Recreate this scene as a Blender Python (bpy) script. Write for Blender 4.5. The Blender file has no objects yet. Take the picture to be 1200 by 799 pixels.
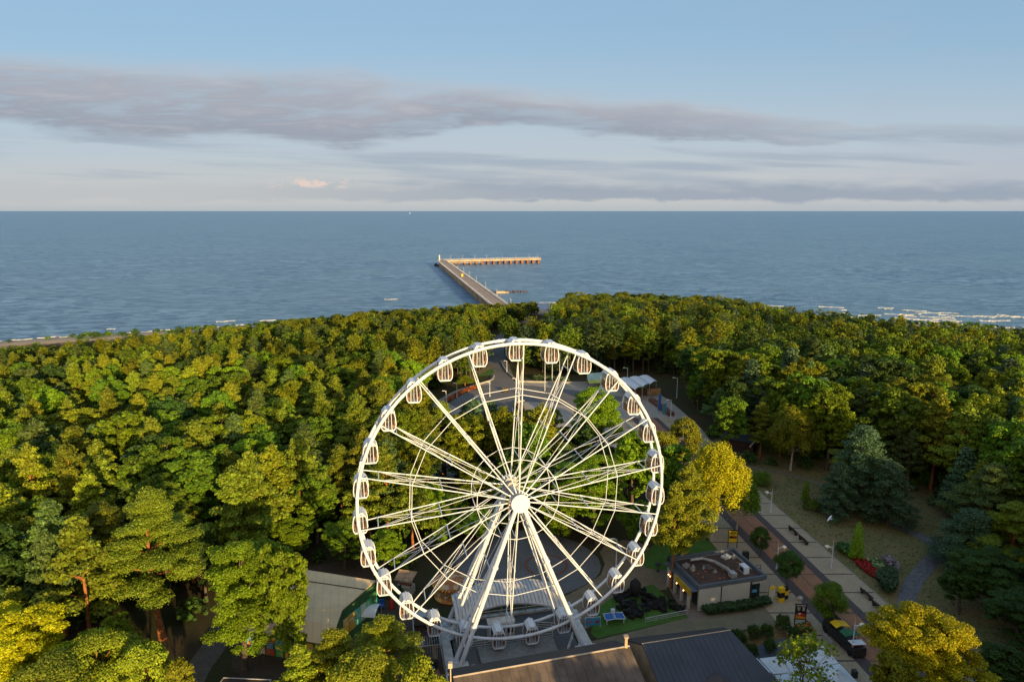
import bpy, math, random
import numpy as np
from mathutils import Vector, Matrix
random.seed(7); RNG = np.random.default_rng(11)
R = math.radians
S = bpy.context.scene
COL = S.collection

# ------------------------------------------------------------------ camera
CAMH = 53.3                       # metres above the park ground
FPX = 800.0                       # focal length in pixels of a 1200 px wide frame
TH = math.atan(152.5 / FPX)       # downward pitch
cd = bpy.data.cameras.new('camera'); cam = bpy.data.objects.new('camera', cd); COL.objects.link(cam)
cd.sensor_width = 36; cd.lens = 36 * FPX / 1200; cd.clip_start = 1; cd.clip_end = 200000
cam.location = (0, 0, CAMH); cam.rotation_euler = (math.pi / 2 - TH, 0, 0)
S.camera = cam

# ------------------------------------------------------------------ light
SUN_AZ = R(152)                   # compass from +Y, clockwise
SUN_EL = R(9.5)
sdir = Vector((math.sin(SUN_AZ) * math.cos(SUN_EL), math.cos(SUN_AZ) * math.cos(SUN_EL), math.sin(SUN_EL)))
ld = bpy.data.lights.new('sun', 'SUN'); ld.energy = 5.0; ld.angle = R(0.6); ld.color = (1.0, 0.68, 0.30)
sun = bpy.data.objects.new('sun', ld); COL.objects.link(sun)
sun.rotation_euler = sdir.to_track_quat('Z', 'Y').to_euler()
S.view_settings.view_transform = 'Standard'; S.view_settings.look = 'None'
S.view_settings.exposure = 0.95; S.view_settings.gamma = 1.0; S.view_settings.use_curve_mapping = False

class NT:
    """tiny node-graph helper"""
    def __init__(s, tree): s.t = tree; s.n = tree.nodes; s.l = tree.links
    def new(s, typ, **kw):
        n = s.n.new(typ)
        for k, v in kw.items():
            if k[0] == '_': setattr(n, k[1:], v)
        return n
    def link(s, a, b): s.l.new(a, b)
    def put(s, sock, v):
        if hasattr(v, 'is_output') or isinstance(v, bpy.types.NodeSocket): s.l.new(v, sock)
        else: sock.default_value = v
    def math(s, op, a, b=0.0, c=0.0, clamp=False):
        n = s.n.new('ShaderNodeMath'); n.operation = op; n.use_clamp = clamp
        s.put(n.inputs[0], a); s.put(n.inputs[1], b); s.put(n.inputs[2], c); return n.outputs[0]
    def mix(s, f, a, b, mode='MIX'):
        n = s.n.new('ShaderNodeMix'); n.data_type = 'RGBA'; n.blend_type = mode; n.clamp_factor = True
        s.put(n.inputs[0], f)
        for i, v in ((6, a), (7, b)):
            s.put(n.inputs[i], v if isinstance(v, bpy.types.NodeSocket) else (v[0], v[1], v[2], 1))
        return n.outputs[2]
    def smooth(s, v, lo, hi, a=0.0, b=1.0):
        n = s.n.new('ShaderNodeMapRange'); n.interpolation_type = 'SMOOTHSTEP'
        s.put(n.inputs[0], v); n.inputs[1].default_value = lo; n.inputs[2].default_value = hi
        n.inputs[3].default_value = a; n.inputs[4].default_value = b; return n.outputs[0]
    def noise(s, vec, scale, detail=4, rough=0.55, dist=0.0):
        n = s.n.new('ShaderNodeTexNoise'); s.put(n.inputs['Vector'], vec)
        n.inputs['Scale'].default_value = scale; n.inputs['Detail'].default_value = detail
        n.inputs['Roughness'].default_value = rough; n.inputs['Distortion'].default_value = dist
        return n.outputs[0]
    def comb(s, x, y, z):
        n = s.n.new('ShaderNodeCombineXYZ'); s.put(n.inputs[0], x); s.put(n.inputs[1], y); s.put(n.inputs[2], z)
        return n.outputs[0]
    def curve(s, v, pts):
        n = s.n.new('ShaderNodeFloatCurve'); s.put(n.inputs[1], v)
        c = n.mapping.curves[0]
        n.mapping.use_clip = False
        c.points[0].location = pts[0]; c.points[1].location = pts[-1]
        for p in pts[1:-1]: c.points.new(*p)
        n.mapping.update(); return n.outputs[0]

# ---- sky: Nishita with a veil of high cloud over the sea
W = bpy.data.worlds.new('World'); S.world = W; W.use_nodes = True
w = NT(W.node_tree); w.n.clear()
wo = w.new('ShaderNodeOutputWorld'); bg = w.new('ShaderNodeBackground'); bg.inputs[1].default_value = 0.1
sky = w.new('ShaderNodeTexSky'); sky.sky_type = 'NISHITA'; sky.sun_disc = False
sky.sun_elevation = SUN_EL; sky.sun_rotation = SUN_AZ; sky.altitude = 50
sky.air_density = 1.0; sky.dust_density = 1.2; sky.ozone_density = 1.6
tc = w.new('ShaderNodeTexCoord'); sp = w.new('ShaderNodeSeparateXYZ'); w.link(tc.outputs['Generated'], sp.inputs[0])
hy = w.math('MAXIMUM', w.math('ABSOLUTE', sp.outputs[1]), 0.05)
u = w.math('DIVIDE', sp.outputs[0], hy); v = w.math('DIVIDE', sp.outputs[2], hy)     # tangents of azimuth and elevation
nb = w.noise(w.comb(w.math('MULTIPLY', u, 2.2), w.math('MULTIPLY', v, 9.0), 0.3), 1.6, 6, 0.55, 0.3)
nf = w.noise(w.comb(w.math('MULTIPLY', u, 5.0), w.math('MULTIPLY', v, 36.0), 1.3), 1.7, 8, 0.62, 0.4)
uu = w.math('MULTIPLY_ADD', u, 0.5, 0.5)
vc = w.curve(uu, [(0.0, 0.20), (0.125, 0.170), (0.31, 0.146), (0.405, 0.131), (0.475, 0.146), (0.5625, 0.131), (0.655, 0.118), (0.75, 0.110), (0.86, 0.114), (1.0, 0.14)])
ht = w.curve(uu, [(0.0, 0.055), (0.125, 0.050), (0.31, 0.046), (0.405, 0.046), (0.475, 0.032), (0.5625, 0.030), (0.655, 0.022), (0.75, 0.012), (0.86, 0.011), (1.0, 0.012)])
dv = w.math('SUBTRACT', w.math('MULTIPLY_ADD', w.math('SUBTRACT', nf, 0.5), 0.022, v), w.math('MULTIPLY_ADD', w.math('SUBTRACT', nb, 0.5), 0.075, vc))
q = w.math('DIVIDE', dv, ht)                                                      # -1 bottom edge, +1 top edge
up = w.smooth(q, 1.25, 0.25); lo_ = w.smooth(q, -1.15, -0.72)
m1 = w.math('MULTIPLY', up, lo_)
m1 = w.math('MULTIPLY', m1, w.smooth(nf, 0.32, 0.6, 0.50, 1.0))
dens = w.curve(uu, [(0.0, 0.9), (0.125, 0.88), (0.4, 0.9), (0.55, 0.9), (0.66, 0.72), (0.74, 0.38), (0.86, 0.2), (1.0, 0.4)])
m1 = w.math('MULTIPLY', m1, dens)
# low bank just over the horizon
nb2 = w.noise(w.comb(w.math('MULTIPLY', u, 7.0), w.math('MULTIPLY', v, 30.0), 4.1), 1.5, 7, 0.6, 0.3)
v2 = w.math('ADD', v, w.math('MULTIPLY', w.math('SUBTRACT', nb2, 0.5), 0.035))
m2 = w.math('MULTIPLY', w.smooth(v2, 0.010, 0.018), w.smooth(v2, 0.046, 0.026))
m2 = w.math('MULTIPLY', m2, w.smooth(u, -0.52, 0.15, 0.15, 0.9))
# thin streaks between the two
st = w.noise(w.comb(w.math('MULTIPLY', u, 1.1), w.math('MULTIPLY_ADD', u, 0.8, w.math('MULTIPLY', v, 20.0)), 7.7), 2.0, 5, 0.55, 0.2)
m3 = w.math('MULTIPLY', w.smooth(st, 0.46, 0.66), w.math('MULTIPLY', w.smooth(v, 0.02, 0.05), w.smooth(v, 0.13, 0.09)))
# faint wisps up in the blue on the right
wi = w.noise(w.comb(w.math('MULTIPLY', u, 1.6), w.math('MULTIPLY', v, 6.0), 2.7), 2.0, 6, 0.5, 0.4)
m4 = w.math('MULTIPLY', w.smooth(wi, 0.42, 0.7, 0.0, 0.5), w.math('MULTIPLY', w.smooth(u, 0.1, 0.7), w.smooth(v, 0.38, 0.18)))
base = sky.outputs[0]
veil = w.smooth(v, 0.26, 0.05, 0.0, 0.90)
K = 10.0 / (2 ** 0.95)                                                                 # undo background strength and exposure
def ck(r, g, b):
    f = lambda c: ((c / 255 + 0.055) / 1.055) ** 2.4
    return (f(r) * K, f(g) * K, f(b) * K)
c = w.mix(0.75, base, ck(138, 177, 211))
c = w.mix(w.smooth(v, 0.50, 0.16, 0.0, 0.35), c, ck(165, 194, 216))
c = w.mix(veil, c, w.mix(w.smooth(v, 0.02, 0.10), ck(200, 200, 198), ck(190, 201, 210)))
c = w.mix(m4, c, ck(172, 180, 198))
c = w.mix(w.math('MULTIPLY', m3, 0.75), c, ck(160, 174, 190))
ccol = w.mix(w.smooth(q, -0.9, 0.6), ck(146, 152, 167), ck(171, 170, 178))
ccol = w.mix(w.smooth(q, 0.35, 1.0), ccol, ck(196, 185, 184))
ccol = w.mix(w.smooth(nf, 0.48, 0.72, 0.0, 0.5), ccol, ck(192, 194, 200))
c = w.mix(m1, c, ccol)
c = w.mix(w.math('MULTIPLY', m2, 0.72), c, ck(139, 155, 175))
# small sunlit heads on the low bank
pf = w.noise(w.comb(w.math('MULTIPLY', u, 30.0), w.math('MULTIPLY', v, 60.0), 0.0), 1.0, 4, 0.6)
m5 = w.math('MULTIPLY', w.smooth(pf, 0.46, 0.58), w.math('MULTIPLY', w.smooth(v, 0.030, 0.036), w.smooth(v, 0.050, 0.042)))
m5 = w.math('MULTIPLY', m5, w.math('MULTIPLY', w.smooth(u, -0.36, -0.32), w.smooth(u, -0.20, -0.26)))
c = w.mix(m5, c, ck(228, 208, 198))
c = w.mix(w.smooth(v, 0.014, 0.0, 0.0, 0.45), c, ck(166, 180, 190))
# behind the camera the morning sky is bright and warm around the sun
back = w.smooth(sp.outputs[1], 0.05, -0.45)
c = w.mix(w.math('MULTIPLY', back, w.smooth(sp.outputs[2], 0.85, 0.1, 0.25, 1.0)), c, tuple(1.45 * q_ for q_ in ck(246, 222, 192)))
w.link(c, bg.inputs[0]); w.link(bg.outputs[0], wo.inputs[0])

# ------------------------------------------------------------------ helpers
def at(px, py, z=0.0):
    """ground point seen at this place of the 1200x799 photograph"""
    x = (px - 600) / FPX; y = -(py - 399.5) / FPX
    dy = math.cos(TH) + y * math.sin(TH); dz = -math.sin(TH) + y * math.cos(TH)
    t = (z - CAMH) / dz
    return Vector((x * t, dy * t, z))
def pix(X, Y, Z):
    Z -= CAMH; zz = Y * math.cos(TH) - Z * math.sin(TH); yy = Y * math.sin(TH) + Z * math.cos(TH)
    return 600 + FPX * X / zz, 399.5 - FPX * yy / zz
def tag(o, label=None, cat=None, group=None, kind=None):
    if label: o['label'] = label
    if cat: o['category'] = cat
    if group: o['group'] = group
    if kind: o['kind'] = kind
    return o
def empty(name, loc, rz=0.0, label=None, cat=None, group=None):
    o = bpy.data.objects.new(name, None); COL.objects.link(o); o.location = loc; o.rotation_euler = (0, 0, rz)
    o.empty_display_size = 0.2
    return tag(o, label, cat, group)
def children(o): return [c for c in list(bpy.data.objects) if c.parent is o]
def dup(root, loc, rz, label, group=None, scale=None, kids=None):
    r = root.copy(); COL.objects.link(r); r.location = loc; r.rotation_euler = (0, 0, rz)
    if scale: r.scale = scale
    r['label'] = label
    if group: r['group'] = group
    def rec(src, dst, ks):
        for ch in ks:
            c_ = ch.copy(); COL.objects.link(c_); c_.parent = dst; rec(ch, c_, list(ch.children))
    rec(root, r, list(root.children) if kids is None else kids)
    return r

class MB:
    """collects solids, builds them as ONE mesh object"""
    def __init__(s): s.v = []; s.f = []; s.m = []; s.mi = 0; s.sm = []
    def add(s, vs, fs, smooth=False):
        o = len(s.v); s.v += [tuple(p) for p in vs]
        for f in fs: s.f.append(tuple(i + o for i in f)); s.m.append(s.mi); s.sm.append(smooth)
    def box(s, c, d, rz=0.0, rx=0.0):
        M = Matrix.Translation(c) @ Matrix.Rotation(rz, 4, 'Z') @ Matrix.Rotation(rx, 4, 'X')
        h = Vector(d) / 2
        vs = [M @ Vector((a * h.x, b * h.y, e * h.z)) for a, b, e in ((-1,-1,-1),(1,-1,-1),(1,1,-1),(-1,1,-1),(-1,-1,1),(1,-1,1),(1,1,1),(-1,1,1))]
        s.add(vs, [(3,2,1,0),(4,5,6,7),(0,1,5,4),(1,2,6,5),(2,3,7,6),(3,0,4,7)]); return s
    def tube(s, p0, p1, r0, r1=None, n=8, caps=True):
        p0 = Vector(p0); p1 = Vector(p1); r1 = r0 if r1 is None else r1
        d = (p1 - p0)
        if d.length < 1e-6: return s
        d.normalize(); a = d.orthogonal().normalized(); b = d.cross(a)
        vs = []
        for p, r in ((p0, r0), (p1, r1)):
            for i in range(n):
                t = 2 * math.pi * i / n; vs.append(p + a * (r * math.cos(t)) + b * (r * math.sin(t)))
        fs = [(i, (i + 1) % n, n + (i + 1) % n, n + i) for i in range(n)]
        s.add(vs, fs, True)
        if caps: s.add(vs[:n], [tuple(reversed(range(n)))]); s.add(vs[n:], [tuple(range(n))])
        return s
    def path(s, pts, rs, n=7):
        for i in range(len(pts) - 1): s.tube(pts[i], pts[i + 1], rs[i], rs[i + 1], n, caps=(i in (0, len(pts) - 2)))
        return s
    def lathe(s, c, prof, n=16, a0=0.0, a1=2 * math.pi, smooth=True):
        full = abs(a1 - a0 - 2 * math.pi) < 1e-6; k = n if full else n + 1
        vs = [(c[0] + r * math.cos(a0 + (a1 - a0) * i / n), c[1] + r * math.sin(a0 + (a1 - a0) * i / n), c[2] + z) for r, z in prof for i in range(k)]
        fs = []
        for j in range(len(prof) - 1):
            for i in range(n):
                i2 = (i + 1) % k if full else i + 1
                fs.append((j * k + i, j * k + i2, (j + 1) * k + i2, (j + 1) * k + i))
        s.add(vs, fs, smooth); return s
    def prism(s, poly, z0, z1):
        """horizontal polygon extruded up"""
        n = len(poly); vs = [(p[0], p[1], z0) for p in poly] + [(p[0], p[1], z1) for p in poly]
        a = sum(poly[i][0] * poly[(i + 1) % n][1] - poly[(i + 1) % n][0] * poly[i][1] for i in range(n))
        fs = [(i, (i + 1) % n, n + (i + 1) % n, n + i) for i in range(n)] + [tuple(reversed(range(n))), tuple(range(n, 2 * n))]
        if a < 0: fs = [tuple(reversed(f)) for f in fs]
        s.add(vs, fs); return s
    def slab(s, q, t):
        """four corners (any plane), thickened by t along its normal"""
        q = [Vector(p) for p in q]; nrm = (q[1] - q[0]).cross(q[-1] - q[0]).normalized()
        if nrm.z < 0: q = q[::-1]; nrm = -nrm
        n = len(q); vs = q + [p - nrm * t for p in q]
        s.add(vs, [tuple(range(n)), tuple(reversed(range(n, 2 * n)))] + [(i, n + i, n + (i + 1) % n, (i + 1) % n) for i in range(n)]); return s
    def ball(s, c, r, n=8, m=6, sq=(1, 1, 1), jit=0.0):
        vs = []; fs = []
        for j in range(m + 1):
            ph = math.pi * j / m
            for i in range(n):
                t = 2 * math.pi * i / n; k = 1 + random.uniform(-jit, jit)
                vs.append((c[0] + r * sq[0] * k * math.sin(ph) * math.cos(t), c[1] + r * sq[1] * k * math.sin(ph) * math.sin(t), c[2] + r * sq[2] * k * math.cos(ph)))
        for j in range(m):
            for i in range(n): fs.append((j * n + i, (j + 1) * n + i, (j + 1) * n + (i + 1) % n, j * n + (i + 1) % n))
        s.add(vs, fs, True); return s
    def build(s, name, mats, parent=None, loc=None):
        me = bpy.data.meshes.new(name); me.from_pydata(s.v, [], s.f)
        mats = mats if isinstance(mats, (list, tuple)) else [mats]
        for m in mats: me.materials.append(m)
        me.polygons.foreach_set('material_index', s.m); me.polygons.foreach_set('use_smooth', s.sm); me.update()
        o = bpy.data.objects.new(name, me); COL.objects.link(o)
        if parent: o.parent = parent
        if loc is not None: o.location = loc
        return o

MATS = {}
def mat(name, col, rough=0.7, var=0.25, scale=1.5, col2=None, bump=0.0, bscale=8.0, spec=0.3, metal=0.0, alpha=1.0, thr=(0.35, 0.65), fine=None, stripe=None, worldpos=True):
    """procedural: base colour broken up by noise (dirt, wear), optional fine grain, bump and standing-seam stripes"""
    if name in MATS: return MATS[name]
    m = bpy.data.materials.new(name); m.use_nodes = True; t = NT(m.node_tree); b = t.n['Principled BSDF']
    if worldpos: g = t.new('ShaderNodeNewGeometry'); P_ = g.outputs['Position']
    else: g = t.new('ShaderNodeTexCoord'); P_ = g.outputs['Object']
    n1 = t.noise(P_, scale, 5, 0.6)
    c2 = col2 or tuple(x * (1 - var) for x in col)
    cc = t.mix(t.smooth(n1, thr[0], thr[1]), col, c2)
    if fine:
        n2 = t.noise(P_, fine, 3, 0.7)
        cc = t.mix(0.5, cc, t.mix(t.smooth(n2, 0.3, 0.7), tuple(x * 0.72 for x in col), tuple(min(1, x * 1.3) for x in col)))
    if stripe:      # (axis vector, period, depth)
        d = t.new('ShaderNodeVectorMath'); d.operation = 'DOT_PRODUCT'; t.link(P_, d.inputs[0]); d.inputs[1].default_value = stripe[0]
        fr = t.math('FRACT', t.math('DIVIDE', d.outputs['Value'], stripe[1]))
        cc = t.mix(t.math('MULTIPLY', t.math('LESS_THAN', fr, 0.10), stripe[2]), cc, tuple(x * 0.35 for x in col))
    t.link(cc, b.inputs['Base Color']); b.inputs['Roughness'].default_value = rough
    b.inputs['Specular IOR Level'].default_value = spec; b.inputs['Metallic'].default_value = metal; b.inputs['Alpha'].default_value = alpha
    if bump:
        bn = t.new('ShaderNodeBump'); bn.inputs['Strength'].default_value = bump; bn.inputs['Distance'].default_value = 0.05
        t.link(t.noise(P_, bscale, 4, 0.6), bn.inputs['Height']); t.link(bn.outputs[0], b.inputs['Normal'])
    MATS[name] = m; return m
white = mat('white_paint', (0.58, 0.65, 0.76), 0.4, 0.12, 0.7, worldpos=False)
whitew = mat('weathered_white', (0.62, 0.62, 0.60), 0.6, 0.3, 1.2)
steel = mat('galvanised_steel', (0.42, 0.43, 0.44), 0.45, 0.25, 2.0, metal=0.4)
dark = mat('dark_metal', (0.03, 0.032, 0.035), 0.5, 0.3, 2.0)
glass = mat('tinted_glass', (0.10, 0.075, 0.065), 0.12, 0.3, 3.0, spec=0.6, alpha=0.30, worldpos=False)
wood = mat('weathered_wood', (0.19, 0.12, 0.07), 0.8, 0.4, 3.0, bump=0.3, bscale=12)
orange = mat('orange_seat', (0.38, 0.20, 0.13), 0.6, 0.3, 2.0)
red = mat('red_paint', (0.50, 0.04, 0.03), 0.5, 0.3, 2.0)
yellow = mat('yellow_vinyl', (0.75, 0.50, 0.02), 0.5, 0.15, 2.0)
blue = mat('blue_paint', (0.04, 0.13, 0.42), 0.5, 0.25, 2.0)
green = mat('green_paint', (0.03, 0.16, 0.07), 0.6, 0.3, 1.5)
black = mat('black_fabric', (0.018, 0.018, 0.02), 0.8, 0.4, 3.0)
canvas = mat('white_canvas', (0.62, 0.66, 0.70), 0.8, 0.12, 0.8)
bark = mat('grey_bark', (0.10, 0.08, 0.06), 0.9, 0.45, 3.0, bump=0.5, worldpos=False)
birchbark = mat('pale_bark', (0.42, 0.38, 0.32), 0.8, 0.6, 2.5, thr=(0.52, 0.6), bump=0.3, worldpos=False)
pinebark = mat('pine_bark', (0.30, 0.115, 0.045), 0.9, 0.5, 2.2, bump=0.5, worldpos=False)

def polysheet(name, pts, z, m, thick=0.0, kind='structure'):
    mb = MB(); mb.prism([(p[0], p[1]) for p in pts], z - max(thick, 0.012), z)
    return tag(mb.build(name, m), kind=kind)
def smoothpoly(pts, it=2):
    pts = [Vector((p[0], p[1])) for p in pts]
    for _ in range(it):
        q_ = []
        for i in range(len(pts)):
            a, b = pts[i], pts[(i + 1) % len(pts)]; q_ += [a * 0.75 + b * 0.25, a * 0.25 + b * 0.75]
        pts = q_
    return pts
def ribbon(pts, wid):
    pts = [Vector((p[0], p[1])) for p in pts]; L_, R_ = [], []
    for i, p in enumerate(pts):
        d = (pts[min(i + 1, len(pts) - 1)] - pts[max(i - 1, 0)]).normalized(); n_ = Vector((-d.y, d.x)) * wid / 2
        L_.append(p + n_); R_.append(p - n_)
    return L_ + R_[::-1]
def open_smooth(pts, it=2):
    pts = [Vector((p[0], p[1])) for p in pts]
    for _ in range(it):
        q_ = [pts[0]]
        for a, b in zip(pts[:-1], pts[1:]): q_ += [a * 0.75 + b * 0.25, a * 0.25 + b * 0.75]
        pts = q_ + [pts[-1]]
    return pts

# ------------------------------------------------------------------ coast, ground, sea
SEA = -4.0
_sh = [(-3000, -1500), (-700, 60), (-420, 205), (-226, 300), (-151, 335), (-80, 368), (-30, 392), (20, 402), (70, 396), (130, 378), (190, 355), (250, 333), (420, 250), (800, 40), (3000, -1300)]
def shore(x): return float(np.interp(x, [p[0] for p in _sh], [p[1] for p in _sh]))
def terrain(x, y):
    d = shore(x) - y
    if d > 62: return 0.0
    if d > 34: t = (62 - d) / 28; return 1.6 * math.sin(math.pi * t) * 0.9 - 0.0 * t
    if d > 0: t = d / 34; return SEA * (1 - t) ** 1.3 * 1.0
    return SEA + d * 0.05
def build_ground():
    xs = np.concatenate([[-6000, -3000, -1500, -900], np.arange(-600, 601, 12), [900, 1500, 3000, 6000]])
    ts = np.concatenate([[-6000, -1500], np.arange(-400, -70, 40), np.arange(-66, 10, 4), np.arange(16, 90, 12)])   # offset from the shore
    vs = [(x, shore(x) + t, terrain(x, shore(x) + t)) for x in xs for t in ts]
    k = len(ts); fs = [(i * k + j, (i + 1) * k + j, (i + 1) * k + j + 1, i * k + j + 1) for i in range(len(xs) - 1) for j in range(k - 1)]
    m = bpy.data.materials.new('forest_floor'); m.use_nodes = True; t = NT(m.node_tree); b = t.n['Principled BSDF']
    g = t.new('ShaderNodeNewGeometry'); sz = t.new('ShaderNodeSeparateXYZ'); t.link(g.outputs['Position'], sz.inputs[0])
    n1 = t.noise(g.outputs['Position'], 0.15, 6, 0.6); n2 = t.noise(g.outputs['Position'], 2.5, 4, 0.65)
    floor = t.mix(t.smooth(n1, 0.4, 0.6), (0.055, 0.042, 0.026), (0.035, 0.045, 0.016))
    floor = t.mix(t.smooth(n2, 0.4, 0.7, 0, 0.5), floor, (0.08, 0.06, 0.035))
    sand = t.mix(n2, (0.42, 0.34, 0.25), (0.34, 0.27, 0.19))
    at_ = t.new('ShaderNodeAttribute'); at_.attribute_name = 'dune'
    zz = t.math('ADD', at_.outputs['Fac'], t.math('MULTIPLY_ADD', n1, 0.8, -0.4))
    cc = t.mix(t.smooth(zz, 0.3, 0.7), floor, sand)
    cc = t.mix(t.smooth(sz.outputs[2], -3.6, -3.85), cc, (0.20, 0.165, 0.13))
    t.link(cc, b.inputs['Base Color']); b.inputs['Roughness'].default_value = 0.95; b.inputs['Specular IOR Level'].default_value = 0.1
    mb = MB(); mb.add(vs, fs); o = tag(mb.build('ground', m), kind='structure')
    a = o.data.attributes.new('dune', 'FLOAT', 'POINT'); a.data.foreach_set('value', [float(np.interp(shore(x) - y, [40, 66], [1, 0])) for x, y, z in vs])
build_ground()

def build_sea():
    m = bpy.data.materials.new('sea_water'); m.use_nodes = True; t = NT(m.node_tree); b = t.n['Principled BSDF']
    g = t.new('ShaderNodeNewGeometry'); P_ = g.outputs['Position']
    mp = t.new('ShaderNodeMapping'); t.link(P_, mp.inputs[0]); mp.inputs['Scale'].default_value = (0.42, 1.0, 1.0); mp.inputs['Rotation'].default_value = (0, 0, R(6))
    w1 = t.noise(mp.outputs[0], 0.19, 7, 0.7, 0.8); w2 = t.noise(mp.outputs[0], 0.45, 4, 0.6, 0.3); w3 = t.noise(P_, 0.006, 4, 0.55, 0.5); w4 = t.noise(mp.outputs[0], 0.022, 5, 0.6, 0.6)
    hgt = t.math('ADD', t.math('MULTIPLY', w1, 3.2), t.math('MULTIPLY', w2, 0.6))
    bn = t.new('ShaderNodeBump'); bn.inputs['Strength'].default_value = 0.85; bn.inputs['Distance'].default_value = 1.0
    t.link(hgt, bn.inputs['Height']); t.link(bn.outputs[0], b.inputs['Normal'])
    cc = t.mix(t.smooth(w1, 0.42, 0.58), (0.016, 0.082, 0.195), (0.175, 0.325, 0.510))
    cc = t.mix(t.smooth(w4, 0.36, 0.64, 0.0, 0.45), cc, (0.050, 0.140, 0.255))
    cc = t.mix(t.smooth(w3, 0.35, 0.65, 0.0, 0.5), cc, (0.110, 0.235, 0.350))
    t.link(cc, b.inputs['Base Color']); b.inputs['Roughness'].default_value = 0.30; b.inputs['IOR'].default_value = 1.333
    b.inputs['Specular IOR Level'].default_value = 0.26
    mb = MB(); mb.add([(-90000, -90000, SEA), (90000, -90000, SEA), (90000, 90000, SEA), (-90000, 90000, SEA)], [(0, 1, 2, 3)])
    mb2 = MB()          # the sea is only laid seaward of the coast
    xs = [-90000] + [p[0] for p in _sh[1:-1]] + [90000]
    vs = []; fs = []
    for i, x in enumerate(xs):
        y0 = shore(x) - 3 if abs(x) < 5000 else -60000
        vs += [(x, y0, SEA), (x, 95000, SEA)]
    for i in range(len(xs) - 1): fs.append((2 * i, 2 * i + 2, 2 * i + 3, 2 * i + 1))
    mb2.add(vs, fs); tag(mb2.build('sea', m), kind='structure')
    # breaking crests near the beach
    foam = mat('sea_foam', (0.55, 0.58, 0.60), 0.8, 0.3, 1.0)
    f = MB()
    def streak(x, y, L, wd, ang):
        n = max(6, int(L / 1.6)); top = []; bot = []
        ph = random.uniform(0, 9)
        for i in range(n + 1):
            s_ = i / n; e = math.sin(math.pi * s_) ** 0.6
            xx = (s_ - 0.5) * L; yy = 0.6 * math.sin(ph + s_ * 7) + random.uniform(-0.25, 0.25)
            hh = wd * e * random.uniform(0.05, 1.0) ** 1.5
            for lst, sg in ((top, 1), (bot, -1)):
                lst.append((x + xx * math.cos(ang) - (yy + sg * hh) * math.sin(ang), y + xx * math.sin(ang) + (yy + sg * hh) * math.cos(ang), SEA + (0.30 if sg > 0 else 0.03)))
        k = n + 1; f.add(top + bot, [(k + i, k + i + 1, i + 1, i) for i in range(n)])
    spots = []
    for (px0, px1, d0, d1, cnt) in ((1000, 1230, 3, 58, 40), (600, 655, 8, 24, 7), (-30, 330, 3, 20, 9), (780, 1000, 10, 50, 8), (420, 560, 8, 24, 5)):
        for _ in range(cnt):
            px = random.uniform(px0, px1); x = (px - 600) / 800 * 375; d = random.uniform(d0, d1)
            ang = math.atan2(shore(x + 10) - shore(x - 10), 20)
            streak(x, shore(x) + d, random.uniform(3, 12), random.uniform(0.3, 1.2), ang)
    for px, py, L in ((1038, 361, 10), (1020, 370, 13), (1007, 372, 12), (1064, 371, 9), (1085, 375, 14), (1102, 372, 12), (1175, 371, 18), (1140, 371, 12), (458, 351, 9), (628, 355, 34), (640, 359, 28), (1172, 376, 12), (1110, 378, 13)):
        p = at(px, py, SEA); streak(p.x, p.y, L, 1.1, random.uniform(-0.08, 0.08))
    # wash line on the sand
    for x in np.arange(-330, 331, 9):
        ang = math.atan2(shore(x + 10) - shore(x - 10), 20); streak(x, shore(x) + random.uniform(-0.5, 3), 9, 0.35, ang)
    tag(f.build('sea_foam', foam), kind='stuff')
    f.v and None
build_sea()

# ------------------------------------------------------------------ promenade, paths, lawns
pave = mat('pale_paving', (0.36, 0.285, 0.195), 0.85, 0.2, 0.4, fine=3.0)
band = mat('dark_paving', (0.085, 0.068, 0.066), 0.85, 0.25, 0.8, fine=4.0)
brick = mat('red_brick_paving', (0.30, 0.145, 0.08), 0.85, 0.22, 0.5, fine=4.0)
asph = mat('grey_asphalt', (0.13, 0.13, 0.135), 0.9, 0.25, 0.25, fine=2.0)
greypave = mat('grey_paving', (0.31, 0.285, 0.25), 0.85, 0.2, 0.2, fine=1.2)
pavers = mat('terrace_pavers', (0.18, 0.14, 0.12), 0.85, 0.25, 0.6, fine=3.0)
gravel = mat('gravel_path', (0.165, 0.145, 0.095), 0.95, 0.3, 0.5, fine=4.0)
sandy = mat('sandy_ground', (0.20, 0.155, 0.10), 0.95, 0.35, 0.3, fine=2.0)
drygrass = mat('dry_lawn', (0.185, 0.145, 0.065), 0.95, 0.4, 0.16, col2=(0.070, 0.105, 0.022), fine=1.6, bump=0.6, bscale=3)
lawn = mat('green_lawn', (0.060, 0.14, 0.020), 0.95, 0.35, 0.35, fine=2.5, bump=0.6, bscale=4)
kerbm = mat('kerb_stone', (0.33, 0.32, 0.29), 0.8, 0.2, 1.0)
def Xr(y): return 52.0 - 0.105 * (y - 83)              # right edge of the promenade
def strip(name, s0, s1, y0, y1, z, m, kind='structure'):
    return polysheet(name, [(Xr(y0) - s0, y0), (Xr(y1) - s0, y1), (Xr(y1) - s1, y1), (Xr(y0) - s1, y0)], z, m, kind=kind)
Y0, Y1 = 30, 172
strip('promenade', -0.0, 4.4, Y0, Y1, 0.06, pave)
strip('drain_band', 4.4, 5.7, Y0, Y1, 0.064, band)
strip('brick_roadway', 5.7, 10.0, Y0, Y1, 0.06, brick)
strip('drain_band', 10.0, 11.6, Y0, Y1, 0.064, band)
strip('promenade', 11.6, 17.2, Y0, Y1, 0.06, pave)
cs = MB(); y = 43.5
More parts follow.
